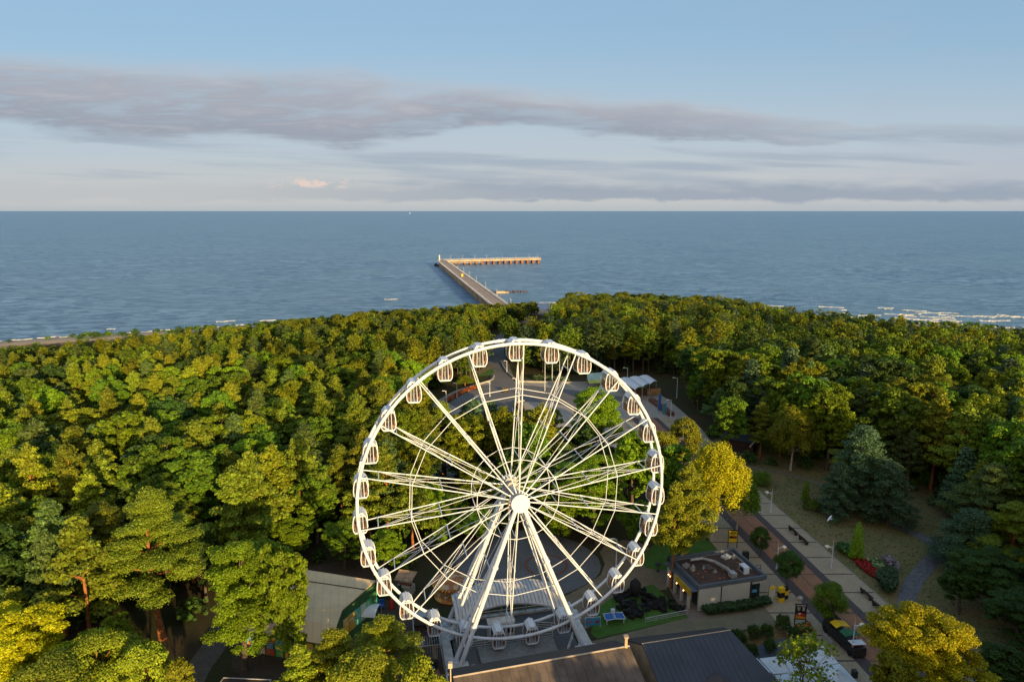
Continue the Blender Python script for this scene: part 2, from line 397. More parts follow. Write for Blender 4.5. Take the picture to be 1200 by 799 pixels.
while y < 172:
    for s0, s1 in ((0, 4.4), (11.6, 17.2)):
        cs.prism([(Xr(y) - s0, y), (Xr(y) - s0, y + 0.26), (Xr(y) - s1, y + 0.26), (Xr(y) - s1, y)], 0.05, 0.068)
    if int(y / 5) % 2 == 0:
        cs.prism([(Xr(y) - 5.7, y), (Xr(y) - 5.7, y + 0.18), (Xr(y) - 10, y + 0.18), (Xr(y) - 10, y)], 0.05, 0.068)
    y += 5.0
cs.prism([(Xr(40) - 7.9, 40), (Xr(170) - 7.9, 170), (Xr(170) - 8.0, 170), (Xr(40) - 8.0, 40)], 0.05, 0.068)
tag(cs.build('paving_strips', band), kind='structure')
kb = MB()
kb.prism([(Xr(Y0), Y0), (Xr(Y1), Y1), (Xr(Y1) + 0.15, Y1), (Xr(Y0) + 0.15, Y0)], -0.05, 0.12)
tag(kb.build('kerb', kerbm), kind='structure')
def A(*pts): return [at(px, py) for px, py in pts]
# park lawn on the right of the promenade
polysheet('park_lawn', [(Xr(40) + 0.15, 40), (Xr(152) + 0.15, 152), (60, 165), (110, 160), (112, 60), (80, 40)], 0.02, drygrass)
polysheet('park_path', ribbon(open_smooth(A((1075, 742), (1062, 716), (1064, 690), (1086, 662), (1104, 647), (1092, 634), (1060, 620), (1020, 600))), 2.3), 0.045, mat('path_stone', (0.14, 0.14, 0.15), 0.9, 0.3, 1.0, fine=3.0))
polysheet('park_path', ribbon(open_smooth(A((868, 546), (905, 551), (940, 560), (968, 569), (1000, 585))), 1.6), 0.049, gravel)
polysheet('plaza', smoothpoly(A((470, 520), (498, 478), (535, 456), (562, 448), (600, 447), (640, 447), (700, 449), (745, 452), (775, 462), (800, 482), (832, 512), (836, 532), (760, 560), (640, 575), (560, 575), (480, 550)), 1), 0.03, greypave)
polysheet('plaza_asphalt', smoothpoly(A((520, 470), (545, 457), (575, 449), (640, 453), (700, 461), (738, 466), (700, 481), (640, 472), (612, 470), (606, 480), (618, 492), (612, 520), (560, 520), (540, 498), (572, 480), (540, 480)), 1), 0.036, asph)
polysheet('beach_path', ribbon(open_smooth(A((590, 452), (587, 436), (582, 422), (578, 410), (586, 398), (600, 388))), 7.5), 0.034, asph)
polysheet('plaza_lawn', smoothpoly(A((540, 442), (560, 434), (577, 430), (580, 439), (560, 441), (545, 446)), 1), 0.045, lawn)
polysheet('side_path', ribbon(open_smooth(A((540, 449), (558, 438), (578, 428))), 3.0), 0.053, gravel)
polysheet('asphalt_yard', smoothpoly(A((540, 690), (530, 640), (600, 618), (668, 630), (700, 650), (706, 668), (690, 684), (640, 705)), 1), 0.03, asph)
polysheet('sandy_yard', smoothpoly(A((630, 712), (680, 690), (712, 668), (700, 640), (740, 630), (775, 650), (788, 690), (760, 692), (715, 700), (700, 715), (690, 740), (660, 735)), 1), 0.022, sandy)
polysheet('gravel_lane', A((690, 752), (760, 735), (850, 712), (905, 697), (930, 702), (948, 722), (935, 735), (880, 735), (800, 760), (690, 790), (560, 800), (560, 770)), 0.03, gravel)
polysheet('lawn', A((692, 742), (700, 712), (718, 700), (765, 684), (782, 700), (797, 712), (806, 724), (760, 734), (700, 748)), 0.045, lawn)
polysheet('lawn', smoothpoly(A((752, 664), (758, 640), (800, 625), (832, 632), (850, 650), (843, 656), (800, 668), (770, 668)), 1), 0.045, lawn)
polysheet('terrace', A((765, 655), (788, 670), (850, 652), (842, 640), (862, 620), (884, 640), (930, 700), (905, 702), (893, 712), (818, 724), (808, 728), (790, 700)), 0.038, pavers)
polysheet('planting_bed', A((855, 745), (940, 722), (960, 740), (930, 760), (880, 768), (862, 765)), 0.05, mat('bed_soil', (0.17, 0.115, 0.045), 0.95, 0.4, 0.6, fine=3.0))
polysheet('slate_bed', smoothpoly(A((872, 762), (900, 752), (940, 744), (950, 752), (925, 766), (885, 775)), 1), 0.062, mat('blue_slate', (0.075, 0.09, 0.11), 0.9, 0.3, 2.0, fine=4.0))
polysheet('dirt_track', ribbon(open_smooth(A((205, 850), (225, 790), (250, 760), (262, 735), (270, 700))), 3.2), 0.03, mat('track_dirt', (0.11, 0.095, 0.08), 0.95, 0.3, 0.6, fine=2.0))
polysheet('house_yard', smoothpoly(A((270, 800), (275, 740), (330, 670), (440, 650), (480, 680), (500, 720), (520, 800), (400, 830)), 1), 0.02, mat('yard_soil', (0.075, 0.058, 0.042), 0.95, 0.35, 0.4, fine=2.0))
# red brick ring and line set in the asphalt yard
rb = MB(); c0 = at(640, 662)
for i in range(28):
    a0 = 2 * math.pi * i / 28; a1 = 2 * math.pi * (i + 0.9) / 28
    rb.add([(c0.x + r * math.cos(a), c0.y + r * math.sin(a), 0.042) for r, a in ((2.9, a0), (3.4, a0), (3.4, a1), (2.9, a1))], [(0, 1, 2, 3)])
tag(rb.build('brick_ring', mat('ring_brick', (0.20, 0.085, 0.06), 0.9, 0.3, 2)), kind='structure')
# light stone kerbs of the plaza
pk = MB()
def kerbline(pts, h=0.45, wd=0.4, it=3):
    p = ribbon(open_smooth(pts, it), wd); n = len(p) // 2
    for i in range(n - 1): pk.prism([p[i], p[i + 1], p[2 * n - 2 - i], p[2 * n - 1 - i]], 0.0, h)
kerbline(A((520, 476), (530, 463), (548, 455), (566, 449), (577, 446), (579, 441)))
kerbline(A((587, 424), (592, 434), (600, 442), (607, 447)))
kerbline(A((607, 447.5), (650, 448.5), (700, 449.5), (740, 452)), 0.5, 0.8, 1)
kerbline(A((614, 470), (604, 472), (600, 480), (603, 488), (612, 493)))
tag(pk.build('plaza_kerb', kerbm), kind='structure')
#--PART2--
# ------------------------------------------------------------------ the ferris wheel
YAW = 0.217; HZ = CAMH - 32.45; RR = 18.0; HW = 1.17
WC = (0.295, 75.277)
wheel = empty('ferris_wheel', (WC[0], WC[1], 0), YAW, 'tall white ferris wheel with closed cabins standing among the park trees', 'ferris wheel')
def wp(a, r, n): return Vector((r * math.cos(a), n, HZ + r * math.sin(a)))       # wheel coordinates
for sg in (-1, 1):
    m = MB(); N = 108; k = 8; vs = []
    for i in range(N):
        a = 2 * math.pi * i / N
        for j in range(k):
            t = 2 * math.pi * j / k; vs.append(wp(a, RR + 0.19 * math.cos(t), sg * HW + 0.17 * math.sin(t)))
    m.add(vs, [(i * k + j, ((i + 1) % N) * k + j, ((i + 1) % N) * k + (j + 1) % k, i * k + (j + 1) % k) for i in range(N) for j in range(k)], True)
    for i in range(36):                       # bolted joints
        a = 2 * math.pi * (i + .5) / 36; m.tube(wp(a - .006, RR, sg * HW), wp(a + .006, RR, sg * HW), 0.225, n=8)
    m.build('rim', white, wheel)
FN = 2.35                                     # flanges
def chord(a, r, sg):                          # a point on a spoke chord
    t = (r - 0.8) / (RR - 0.8); return wp(a, r, sg * (FN + (HW - FN) * t))
SP = [R(87.5) - 2 * math.pi * i / 18 for i in range(18)]
for a in SP:
    m = MB()
    for sg in (-1, 1):
        m.tube(chord(a, 0.8, sg), chord(a, RR - .1, sg), 0.07, 0.07, 6)
        m.tube(chord(a, RR * 0.885, sg), chord(a, 0.8, -sg), 0.034, n=5)
        m.tube(chord(a + .012, RR * 0.49, sg), chord(a, RR * .885, -sg), 0.03, n=5)
        da = 0.55 / 9
        m.tube(wp(a + da, 0.85, sg * FN), chord(a, RR * .63, sg), 0.032, n=5)
    for f in (0.885, 0.68, 0.49, 0.27): m.tube(chord(a, RR * f, -1), chord(a, RR * f, 1), 0.065 if f in (.885, .49) else .04, n=6)
    m.build('spoke', white, wheel)
for f in (0.68, 0.27):
    for sg in (-1, 1):
        m = MB()
        for i in range(18): m.tube(chord(SP[i], RR * f, sg), chord(SP[(i + 1) % 18], RR * f, sg), 0.042, n=6)
        m.build('brace_ring', white, wheel)
m = MB(); m.tube((0, -3.0, HZ), (0, 3.0, HZ), 0.5, n=20)
for sg in (-1, 1):
    m.tube((0, sg * 2.2, HZ), (0, sg * 2.5, HZ), 0.98, n=28); m.tube((0, sg * 1.3, HZ), (0, sg * 1.5, HZ), 0.8, n=24)
    for i in range(18): m.tube(wp(SP[i], .45, sg * 2.55), wp(SP[i], .92, sg * 2.55), .05, n=5)
m.build('axle', steel, wheel)
for sg in (-1, 1):
    m = MB(); m.tube((0, sg * 2.95, HZ), (0, sg * 3.22, HZ), 1.08, n=36); m.tube((0, sg * 3.22, HZ), (0, sg * 3.27, HZ), 0.98, n=36); m.build('hub_disc', white, wheel)
for sx, ux, nn in ((-1, -7.5, ((-1.3, -3), (-3.6, -3), (6.3, 3), (3.4, 3))), (1, 8.2, ((-1.5, -3), (-3.4, -3), (6.8, 3), (4.2, 3)))):
    for nb_, top in nn:
        p0 = Vector((sx * 0.35, top * 0.93, HZ - .45)); p1 = Vector((ux, nb_, 0.85))
        m = MB(); m.tube(p0, p1, 0.25, 0.27, 14)
        for t in (.36, .72): q_ = p0.lerp(p1, t); d_ = (p1 - p0).normalized() * .12; m.tube(q_ - d_, q_ + d_, .36, n=14)
        m.tube(p1 + Vector((0, 0, -.05)), p1 + Vector((0, 0, .12)), .48, n=14)
        lg = m.build('leg', white, wheel)
for sg in (-1, 1):                            # cross ties between the paired legs
    for f in (.33, .62, .86):
        for sx, ux in ((-1, -7.5), (1, 8.2)):
            m = MB(); a_ = Vector((sx * .35, sg * 2.8, HZ)).lerp(Vector((ux, sg * (1.4 if sg < 0 else 6.5), .8)), f); b_ = Vector((sx * .35, sg * 2.8, HZ)).lerp(Vector((ux, sg * 3.6, .8)), f)
            m.tube(a_, b_, .07, n=6); m.build('leg_tie', white, wheel)
for ux in (-8.2, 8.9):
    m = MB(); m.box((ux, 1.2, .46), (1.25, 13.4, .78))
    for yy in (-5, -2, 1, 4, 7): m.box((ux, yy, .86), (1.32, .16, .06))
    m.box((ux + (-.3 if ux > 0 else .9), -2.6, .5), (2.6, 2.3, .62)); m.box((ux + (-.3 if ux > 0 else .9), 5.0, .5), (2.6, 2.1, .62))
    m.build('base_beam', whitew, wheel)
for yy in (-4.9, 7.3): m = MB(); m.box((.35, yy, .42), (15.9, .5, .5)); m.build('base_crossbeam', whitew, wheel)
# cabins: one set of meshes, 27 copies turned upright
prof = [(-.42, .50), (.42, .50), (.66, .22), (.80, -.35), (.86, -1.0), (.80, -1.55), (.58, -1.88), (-.58, -1.88), (-.80, -1.55), (-.86, -1.0), (-.80, -.35), (-.66, .22)]
g = MB(); D = .88
for y_ in (-D, D):
    for i in range(len(prof)):
        a_, b_ = prof[i], prof[(i + 1) % len(prof)]; g.tube((a_[0], y_, a_[1]), (b_[0], y_, b_[1]), .065, n=6)
    for x_, zt, zb in ((-.30, .48, -1.86), (.30, .48, -1.86), (0, .3, -1.86)): g.tube((x_ * 1.05, y_, zt), (x_ * 1.25, y_ * 1.0, zb), .045 if x_ else .025, n=5)
for p in (prof[2], prof[6], prof[7], prof[11]): g.tube((p[0], -D, p[1]), (p[0], D, p[1]), .045, n=5)
g.tube((0, -HW, .62), (0, HW, .62), .09, n=8)
bot = [(-.84, -1.3), (.84, -1.3), (.80, -1.62), (.55, -1.95), (-.55, -1.95), (-.80, -1.62)]
def yprism(mb, pr, y0, y1):
    n = len(pr); vs = [(x, y0, z) for x, z in pr] + [(x, y1, z) for x, z in pr]
    mb.add(vs, [(i, n + i, n + (i + 1) % n, (i + 1) % n) for i in range(n)] + [tuple(range(n)), tuple(reversed(range(n, 2 * n)))])
yprism(g, [(-.70, -1.78), (.70, -1.78), (.55, -1.93), (-.55, -1.93)], -.84, .84)
g.tube((0, 0, -1.95), (0, 0, -2.1), .1, n=8)
gond = bpy.data.objects.new('gondola', None)
roof = MB(); yprism(roof, [(-.50, .50), (-.68, .24), (-.64, .20), (.64, .20), (.68, .24), (.50, .50), (.36, .68), (-.36, .68)], -.93, .93)
roof.mi = 1; roof.box((0, -.94, .42), (.5, .03, .09)); roof.box((0, .94, .42), (.5, .03, .09))
win = MB(); yprism(win, [(x * .93, z) for x, z in ((-.64, .22), (-.80, -.35), (-.88, -1.0), (-.84, -1.5), (-.66, -1.86), (.66, -1.86), (.84, -1.5), (.88, -1.0), (.80, -.35), (.64, .22))], -D * .93, D * .93)
seat = MB()
for s_ in (-1, 1):
    seat.box((s_ * .52, 0, -1.32), (.42, 1.3, .12)); seat.box((s_ * .70, 0, -.98), (.09, 1.3, .6))
    seat.box((s_ * .52, 0, -1.5), (.34, 1.2, .26))
seat.mi = 1; seat.tube((0, 0, -1.6), (0, 0, -1.0), .06, n=8); seat.tube((0, 0, -1.0), (0, 0, -.95), .3, n=12)
gme = g.build('gondola', white, wheel)
gr_ = roof.build('roof', [white, dark], gme); gw = win.build('window', glass, gme); gs = seat.build('seat', [orange, steel], gme)
GA = [R(90) - 2 * math.pi * i / 27 for i in range(27)]
for i, a in enumerate(GA):
    if i == 0: o = gme
    else:
        o = gme.copy(); COL.objects.link(o); o.parent = wheel
        for ch in (gr_, gw, gs): c_ = ch.copy(); COL.objects.link(c_); c_.parent = o
    p = wp(a, RR - .22, 0); o.location = (p.x, p.y, p.z); o.scale = (.94, .94, .94)
def wl(x, y, z=0.0): return wheel.matrix_basis @ Vector((x, y, z))
def wroot(name, x, y, label, cat, group=None, z=0.0, rz=0.0): return empty(name, wl(x, y, z), YAW + rz, label, cat, group)
bpy.context.view_layer.update()
# boarding deck, steps and rails
dk = wroot('boarding_deck', 0, 0, 'grey boarding deck with steps under the ferris wheel cabins', 'platform')
m = MB(); m.box((.35, 1.3, .24), (15.2, 11.8, .34)); m.build('floor', mat('deck_plate', (0.125, 0.13, 0.14), .6, .3, .5, fine=2), dk)
m = MB(); m.box((.3, -1.2, .62), (9.6, 4.2, .42)); m.build('boarding_stage', mat('stage_plate', (0.20, 0.21, 0.22), .6, .3, .8, fine=3), dk)
for x0 in (-3.2, 4.2):
    m = MB()
    for k in range(5): m.box((x0, -3.45 - k * .3, .72 - k * .13), (2.0, .3, .08))
    for s_ in (-1, 1): m.tube((x0 + s_, -3.3, .75), (x0 + s_, -4.9, .1), .06, n=6); m.tube((x0 + s_, -3.3, 1.7), (x0 + s_, -4.9, 1.0), .04, n=6); m.tube((x0 + s_, -3.3, .75), (x0 + s_, -3.3, 1.7), .04, n=6); m.tube((x0 + s_, -4.9, .1), (x0 + s_, -4.9, 1.0), .04, n=6)
    m.build('steps', steel, dk)
def railing(pts, h=1.05, parent=None, z=0.0, name='railing', m_=None, sp_=1.6, glassy=False):
    m = MB()
    for a_, b_ in zip(pts[:-1], pts[1:]):
        a_ = Vector((a_[0], a_[1], z)); b_ = Vector((b_[0], b_[1], z)); L = (b_ - a_).length; n = max(1, int(round(L / sp_)))
        for i in range(n + 1): p = a_.lerp(b_, i / n); m.tube(p, p + Vector((0, 0, h)), .05, n=5)
        for k in (1.0, .68, .36): m.tube(a_ + Vector((0, 0, h * k)), b_ + Vector((0, 0, h * k)), .035 if k < 1 else .065, n=5)
        if glassy:
            d_ = (b_ - a_)
            for i in range(n): p = a_.lerp(b_, (i + .5) / n); m.box(p + Vector((0, 0, h * .5)), (L / n * .86, .04, h * .7), math.atan2(d_.y, d_.x))
    return m.build(name, m_ or whitew, parent)
for pts in (((-6.8, 7.0), (7.6, 7.0), (7.6, 3.5)), ((-6.8, 7.0), (-6.8, 2.0)), ((-5.2, 1.2), (5.2, 1.2)), ((2.2, 4.0), (7.2, 2.2))): railing(pts, parent=dk, z=.41)
for pts in (((-6.6, -4.3), (-4.4, -4.3)), ((-2.0, -4.5), (3.0, -4.5)), ((5.4, -4.3), (7.2, -4.3)), ((1.6, -2.9), (5.0, -3.6)), ((-5.8, -3.2), (-2.5, -3.6)), ((5.6, -3.3), (7.6, 0.4))): railing(pts, parent=dk, z=.41, glassy=True)
# curved canopy behind the wheel
cp = wroot('entrance_canopy', 0, 0, 'curved white ribbed canopy arching over the back of the wheel deck', 'canopy')
NC = 30; m = MB(); rows = []
for i in range(NC + 1):
    t = -1 + 2 * i / NC; xx = 6.9 * t; back = 8.6 - 2.4 * t * t; front = 4.3 - 3.2 * t * t * .9
    col_ = []
    for j in range(7):
        s_ = j / 6; yy = front + (back - front) * s_; zz = 3.9 + 1.0 * s_ + .35 * math.sin(math.pi * s_); col_.append((xx, yy, zz))
    rows.append(col_)
vs = [p for c_ in rows for p in c_] + [(p[0], p[1], p[2] - .12) for c_ in rows for p in c_]; n7 = (NC + 1) * 7
fs = [(i * 7 + j, (i + 1) * 7 + j, (i + 1) * 7 + j + 1, i * 7 + j + 1) for i in range(NC) for j in range(6)]
fs += [(n7 + f[3], n7 + f[2], n7 + f[1], n7 + f[0]) for f in fs]
for i in range(NC): fs += [(n7 + i * 7, n7 + (i + 1) * 7, (i + 1) * 7, i * 7), (i * 7 + 6, (i + 1) * 7 + 6, n7 + (i + 1) * 7 + 6, n7 + i * 7 + 6)]
for j in range(6): fs += [(n7 + j + 1, n7 + j, j, j + 1), (NC * 7 + j + 1, NC * 7 + j, n7 + NC * 7 + j, n7 + NC * 7 + j + 1)]
m.add(vs, fs); m.build('roof_panel', mat('canopy_sheet', (.55, .56, .57), .5, .25, .6), cp)
m = MB()
for i in range(NC + 1):
    for j in range(6): m.tube(Vector(rows[i][j]) + Vector((0, 0, .04)), Vector(rows[i][j + 1]) + Vector((0, 0, .04)), .05, n=4, caps=False)
for j in (0, 6):
    for i in range(NC): m.tube(Vector(rows[i][j]), Vector(rows[i + 1][j]), .1, n=5, caps=False)
m.build('rib', mat('rib_grey', (.30, .31, .33), .5), cp)
for i in (1, 8, 15, 22, 29):
    m = MB(); p = Vector(rows[i][5]); m.tube((p.x, p.y, .0), p, .09, n=8); m.build('post', steel, cp)
bo = wroot('ticket_booth', -1.1, 2.9, 'small white control booth with dark windows in front of the curved canopy', 'booth', z=.41)
m = MB(); m.box((0, 0, 1.1), (3.3, 1.3, 2.2)); m.build('wall', whitew, bo)
m = MB(); m.box((0, .1, 2.26), (3.5, 1.3, .1)); m.build('roof', whitew, bo)
for x_ in (-1.05, .0, 1.05): m = MB(); m.box((x_, -.66, 1.4), (.72, .05, 1.0)); m.build('window', dark, bo)
m = MB(); m.box((1.72, -.2, 1.0), (.06, .7, 1.9)); m.build('door', mat('orange_panel', (.45, .2, .06), .6), bo)
def lamp_post(loc, h, label, rz=0.0, arm=.9, dbl=False, group='white street lamps', style='globe'):
    o = empty('street_lamp', loc, rz, label, 'street lamp', group)
    m = MB(); m.tube((0, 0, 0), (0, 0, h * .35), .11, .085, 8); m.tube((0, 0, h * .35), (0, 0, h), .08, .055, 8); m.tube((0, 0, 0), (0, 0, .3), .17, n=8)
    if style == 'globe': m.tube((0, 0, h), (0, 0, h + 1.0), .035, .015, 5)
    m.build('pole', white, o)
    for sg in ((-1, 1) if dbl else (-1,)):
        m = MB(); m.tube((0, 0, h - .15), (sg * arm, 0, h - .02), .05, n=6); m.tube((0, 0, h - .6), (sg * arm * .5, 0, h - .1), .03, n=5)
        ar = m.build('arm', white, o)
        m = MB()
        if style == 'globe': m.lathe((sg * arm, 0, h - .12), [(0, .30), (.18, .28), (.33, .16), (.36, .02), (.22, -.06), (0, -.08)], 12); m.tube((sg * arm, 0, h - .45), (sg * arm, 0, h - .15), .07, n=6)
        else: m.box((sg * (arm + .15), 0, h), (.8, .3, .12))
        m.build('lamp_head', mat('lamp_head', (.72, .70, .58), .4, .1, 2, worldpos=False), o)
    return o
lamp_post(at(903, 600.5), 3.9, 'white lamp post beside the dry lawn, farthest of those with a disc head')
lamp_post(at(974, 665.5), 3.6, 'white lamp post on the right pavement in front of the red flower bed')
lamp_post(at(910, 667), 3.7, 'white lamp post with disc head on the left pavement next to the round dark tree', math.pi)
lamp_post(at(998, 769), 4.3, 'white lamp post with disc head beside the dark market cart near the white tent roofs', math.pi)
lamp_post(at(809, 519), 4.6, 'tall lamp with flat yellowish head where the promenade opens, behind the pines', 0, .8, style='flat')
lamp_post(at(786, 489), 4.8, 'tall lamp with flat head in front of the shaded dark wood by the blue banner', 0, .8, style='flat')
lamp_post(at(735, 449), 5.0, 'lamp with yellowish head just left of the pale fabric roofs', 0, .9, style='flat')
lamp_post(at(793, 466), 6.0, 'curved arm lamp right of the pale fabric roofs in the dark trees', 0, .9, style='flat')
for (px, py, h, lab) in ((535.5, 466, 4.4, 'lamp at the orange flower border on the left rim of the plaza'), (574, 464.5, 4.4, 'sunlit lamp in the left half of the plaza'), (604.5, 460, 4.4, 'lamp behind the uppermost wheel spokes on the plaza'), (594, 437, 4.2, 'lamp beside the path to the pier'),
        (586.5, 497, 4.4, 'lamp on the grey plaza asphalt between conifer and kerb loop'), (561, 482, 4.4, 'lamp next to the dark plaza conifers'), (523, 474, 4.0, 'lamp at the far left corner of the plaza wall'), (556, 510, 5.0, 'dark tall post left of the hanging plaza tree'), (548.5, 725, 0, '')):
    if h: lamp_post(at(px, py), h, 'pale ' + lab, 0, .5, style='flat', group='plaza lamps')
lamp_post(at(722, 664), 4.6, 'black lamp post on the sandy ground right of the ferris wheel axle', 0, .5, style='flat', group='plaza lamps')
for i, (px, py, h, lab) in enumerate(((638.5, 458, 9.5, 'white flagpole, left of four by the plaza hedge and nearest'), (647, 447, 9, 'white flagpole, second of four by the plaza hedge'), (655.5, 445, 8.6, 'white flagpole, third of four by the plaza hedge'), (665, 446, 8.6, 'white flagpole, rightmost of four by the plaza hedge'))):
    m = MB(); m.tube((0, 0, 0), (0, 0, h * .62), .1, .07, 8); m.tube((0, 0, h * .62), (0, 0, h * .99), .07, .045, 8); m.ball((0, 0, h), .12)
    o = m.build('flagpole', white); o.location = at(px, py); tag(o, lab, 'flagpole', 'flagpoles at the plaza')

# ------------------------------------------------------------------ pier
deckw = mat('pier_deck', (.30, .235, .19), .85, .2, .05, fine=.35)
conc = mat('pier_concrete', (.40, .33, .24), .85, .35, .15)
railp = mat('pier_rail', (.50, .52, .55), .6, .2, .3)
pr = empty('pier', at(582, 354.3, 1.2), 0, 'long l shaped concrete pier reaching from the beach far into the sea', 'pier')
Z1 = 1.2; PA = at(582.3, 354.3, Z1); PB = at(517.8, 305.3, Z1); PC = at(633.8, 302.9, Z1)
dv_ = (PB - PA); Ls = dv_.length; dh = dv_.normalized(); nh = Vector((-dh.y, dh.x, 0)); ext = 75
def pl(p): return p - pr.location
m = MB()
q = [PA - dh * ext - nh * 4.2, PA - dh * ext + nh * 4.2, PB + nh * 4.2 + dh * 4, PB - nh * 4.2 + dh * 4]
m.slab([pl(x) for x in q], .5)
m.build('deck', deckw, pr)
m = MB()
for s_ in (-1, 1): m.slab([pl(PA - dh * ext + nh * s_ * 4.2), pl(PA - dh * ext + nh * s_ * 4.75), pl(PB + nh * s_ * 4.75), pl(PB + nh * s_ * 4.2)], .9)
for k in (-1.4, 1.4): m.slab([pl(PA - dh * ext + nh * (k - .14) + Vector((0, 0, .05))), pl(PA - dh * ext + nh * (k + .14) + Vector((0, 0, .05))), pl(PB + nh * (k + .14) + Vector((0, 0, .05))), pl(PB + nh * (k - .14) + Vector((0, 0, .05)))], .04)
m.build('edge_beam', railp, pr)
da_ = (PC - PB).normalized(); na = Vector((-da_.y, da_.x, 0)); La = (PC - PB).length
m = MB(); m.slab([pl(PB - da_ * 4), pl(PC), pl(PC + na * 7.5), pl(PB - da_ * 4 + na * 7.5)], .5); m.build('arm_deck', deckw, pr)
m = MB(); a_ = PB + da_ * 3; m.slab([pl(a_ + Vector((0, 0, .05)) - na * .3), pl(PC - na * .3 + Vector((0, 0, .05))), pl(PC + na * .3 + Vector((0, 0, .05))), pl(a_ + na * .3 + Vector((0, 0, .05)))], 1.7)
m.slab([pl(PC + na * 7.2), pl(PC + na * 7.8), pl(a_ + na * 7.8), pl(a_ + na * 7.2)], 1.0); m.build('arm_beam', conc, pr)
m = MB(); m.slab([pl(a_ - na * .3 - Vector((0, 0, 2.4))), pl(a_ + da_ * 40 - na * .3 - Vector((0, 0, 2.4))), pl(a_ + da_ * 40 - na * 3 - Vector((0, 0, 2.4))), pl(a_ - na * 3 - Vector((0, 0, 2.4)))], .5); m.build('landing_stage', conc, pr)
nbt = int((Ls + ext) / 6.6)
for i in range(nbt):
    c_ = PA - dh * ext + dh * (3 + i * 6.6); m = MB()
    for s_ in (-1, 1): p = pl(c_ + nh * s_ * 3.5); m.tube(p + Vector((0, 0, -.5)), (p.x, p.y, SEA - 2 - Z1), .55, n=8)
    m.slab([pl(c_ - dh * .5 - nh * 4.5 + Vector((0, 0, -.5))), pl(c_ + dh * .5 - nh * 4.5 + Vector((0, 0, -.5))), pl(c_ + dh * .5 + nh * 4.5 + Vector((0, 0, -.5))), pl(c_ - dh * .5 + nh * 4.5 + Vector((0, 0, -.5)))], .7)
    m.build('pile_bent', conc, pr)
nb_ = 17
for i in range(nb_):
    c_ = PB + da_ * (6 + i * (La - 8) / (nb_ - 1)); m = MB()
    for s_ in (.6, 6.6): p = pl(c_ + na * s_); m.box((p.x, p.y, -3.2), (2.2, 1.4, 5.6))
    p = pl(c_ + na * 3.6); m.box((p.x, p.y, -.55), (2.0, 7.4, .5))
    m.build('pile_bent', mat('rusty_pile', (.24, .11, .06), .9, .4, .4), pr)
def prail(a_, b_, off, mm):
    m = MB(); L = (b_ - a_).length; n = int(L / 3)
    for i in range(n + 1): p = pl(a_.lerp(b_, i / n)) + off; m.box(p + Vector((0, 0, .55)), (.14, .14, 1.1))
    for k in (.35, .7, 1.08): m.tube(pl(a_) + off + Vector((0, 0, k)), pl(b_) + off + Vector((0, 0, k)), .05, n=4)
    m.build('railing', mm, pr)
prail(PA - dh * ext, PB, nh * 4.5, railp); prail(PA - dh * ext, PB - dh * 6, -nh * 4.5, railp)
prail(PB + da_ * 3, PC, -na * .1, railp); prail(PB - da_ * 3 + na * 7.5, PC + na * 7.5, Vector((0, 0, 0)), railp)
m = MB()
for i in range(26):
    t = random.uniform(-.6, .6); p = pl(PB - nh * random.uniform(-7.5, -5) + dh * random.uniform(-12, 8)); m.ball((p.x, p.y, SEA - Z1 + .2), random.uniform(.8, 1.7), 6, 4, jit=.25)
m.build('rock_armour', mat('dark_rock', (.05, .045, .04), .95, .3, .5), pr)
tw = empty('pier_beacon', PB - da_ * 2 + na * 3, 0, 'small white beacon column at the outer corner of the pier', 'beacon')
m = MB(); m.tube((0, 0, 0), (0, 0, 4.6), .75, .6, 12); m.build('column', mat('beacon_paint', (.72, .60, .45), .5, .1), tw)
m = MB(); m.tube((0, 0, 4.6), (0, 0, 4.8), 1.0, n=12); m.tube((0, 0, 4.8), (0, 0, 5.6), .4, n=10); m.lathe((0, 0, 5.6), [(.5, 0), (0, .5)], 10); m.build('lantern', whitew, tw)
def pier_lamp(loc, lab, rz=0):
    o = empty('pier_lamp', loc, rz, lab, 'lamp post', 'lamps on the pier')
    m = MB(); m.tube((0, 0, 0), (0, 0, 4.6), .09, .07, 6); m.build('pole', whitew, o); m = MB(); m.tube((0, 0, 4.5), (-.6, 0, 4.6), .06, n=5); m.box((-.7, 0, 4.65), (.4, .2, .1)); m.build('lamp_head', whitew, o)
for i, f in enumerate((-.06, .07, .2, .33, .44, .55, .68, .82)): pier_lamp(PA.lerp(PB, f) + (-nh * 4.3), 'thin white lamp post on the right railing of the pier stem')
for i, f in enumerate((.1, .22, .34, .46, .62, .76, .9, .985)): pier_lamp(PB.lerp(PC, f) + na * 7.2, 'thin white lamp post along the outer arm of the pier')
yp = empty('wayside_kiosk', PA.lerp(PB, .47) + nh * .4, 0, 'tiny yellow kiosk standing on the pier deck', 'kiosk')
m = MB(); m.box((0, 0, 1), (1.4, 1.4, 2)); m.build('body', yellow, yp); m = MB(); m.lathe((0, 0, 2), [(1.2, 0), (.15, .6), (0, .6)], 8); m.build('roof', mat('kiosk_roof', (.5, .3, .08)), yp)
for i in range(22):
    p = at(578 + i * 1.85 + random.uniform(-.5, .5), 343 + random.uniform(-.35, .35), SEA); m = MB(); hgt = random.uniform(1.0, 1.9)
    m.tube((0, 0, -2), (random.uniform(-.2, .2), 0, hgt), .42, .36, 7); o = m.build('mooring_post', mat('old_timber', (.085, .05, .035), .95, .3, 2)); o.location = p
    tag(o, 'dark old timber pile standing in the sea right of the pier', 'pile', 'old timber piles beside the pier')
m = MB(); m.box((0, 0, .5), (9, 2.2, 1.2)); m.box((-1, .2, 1.2), (4.5, 1.6, .4)); o = m.build('broken_slab', conc); o.location = at(589, 343.4, SEA); tag(o, 'pale broken concrete slab among the old timber piles', 'slab')
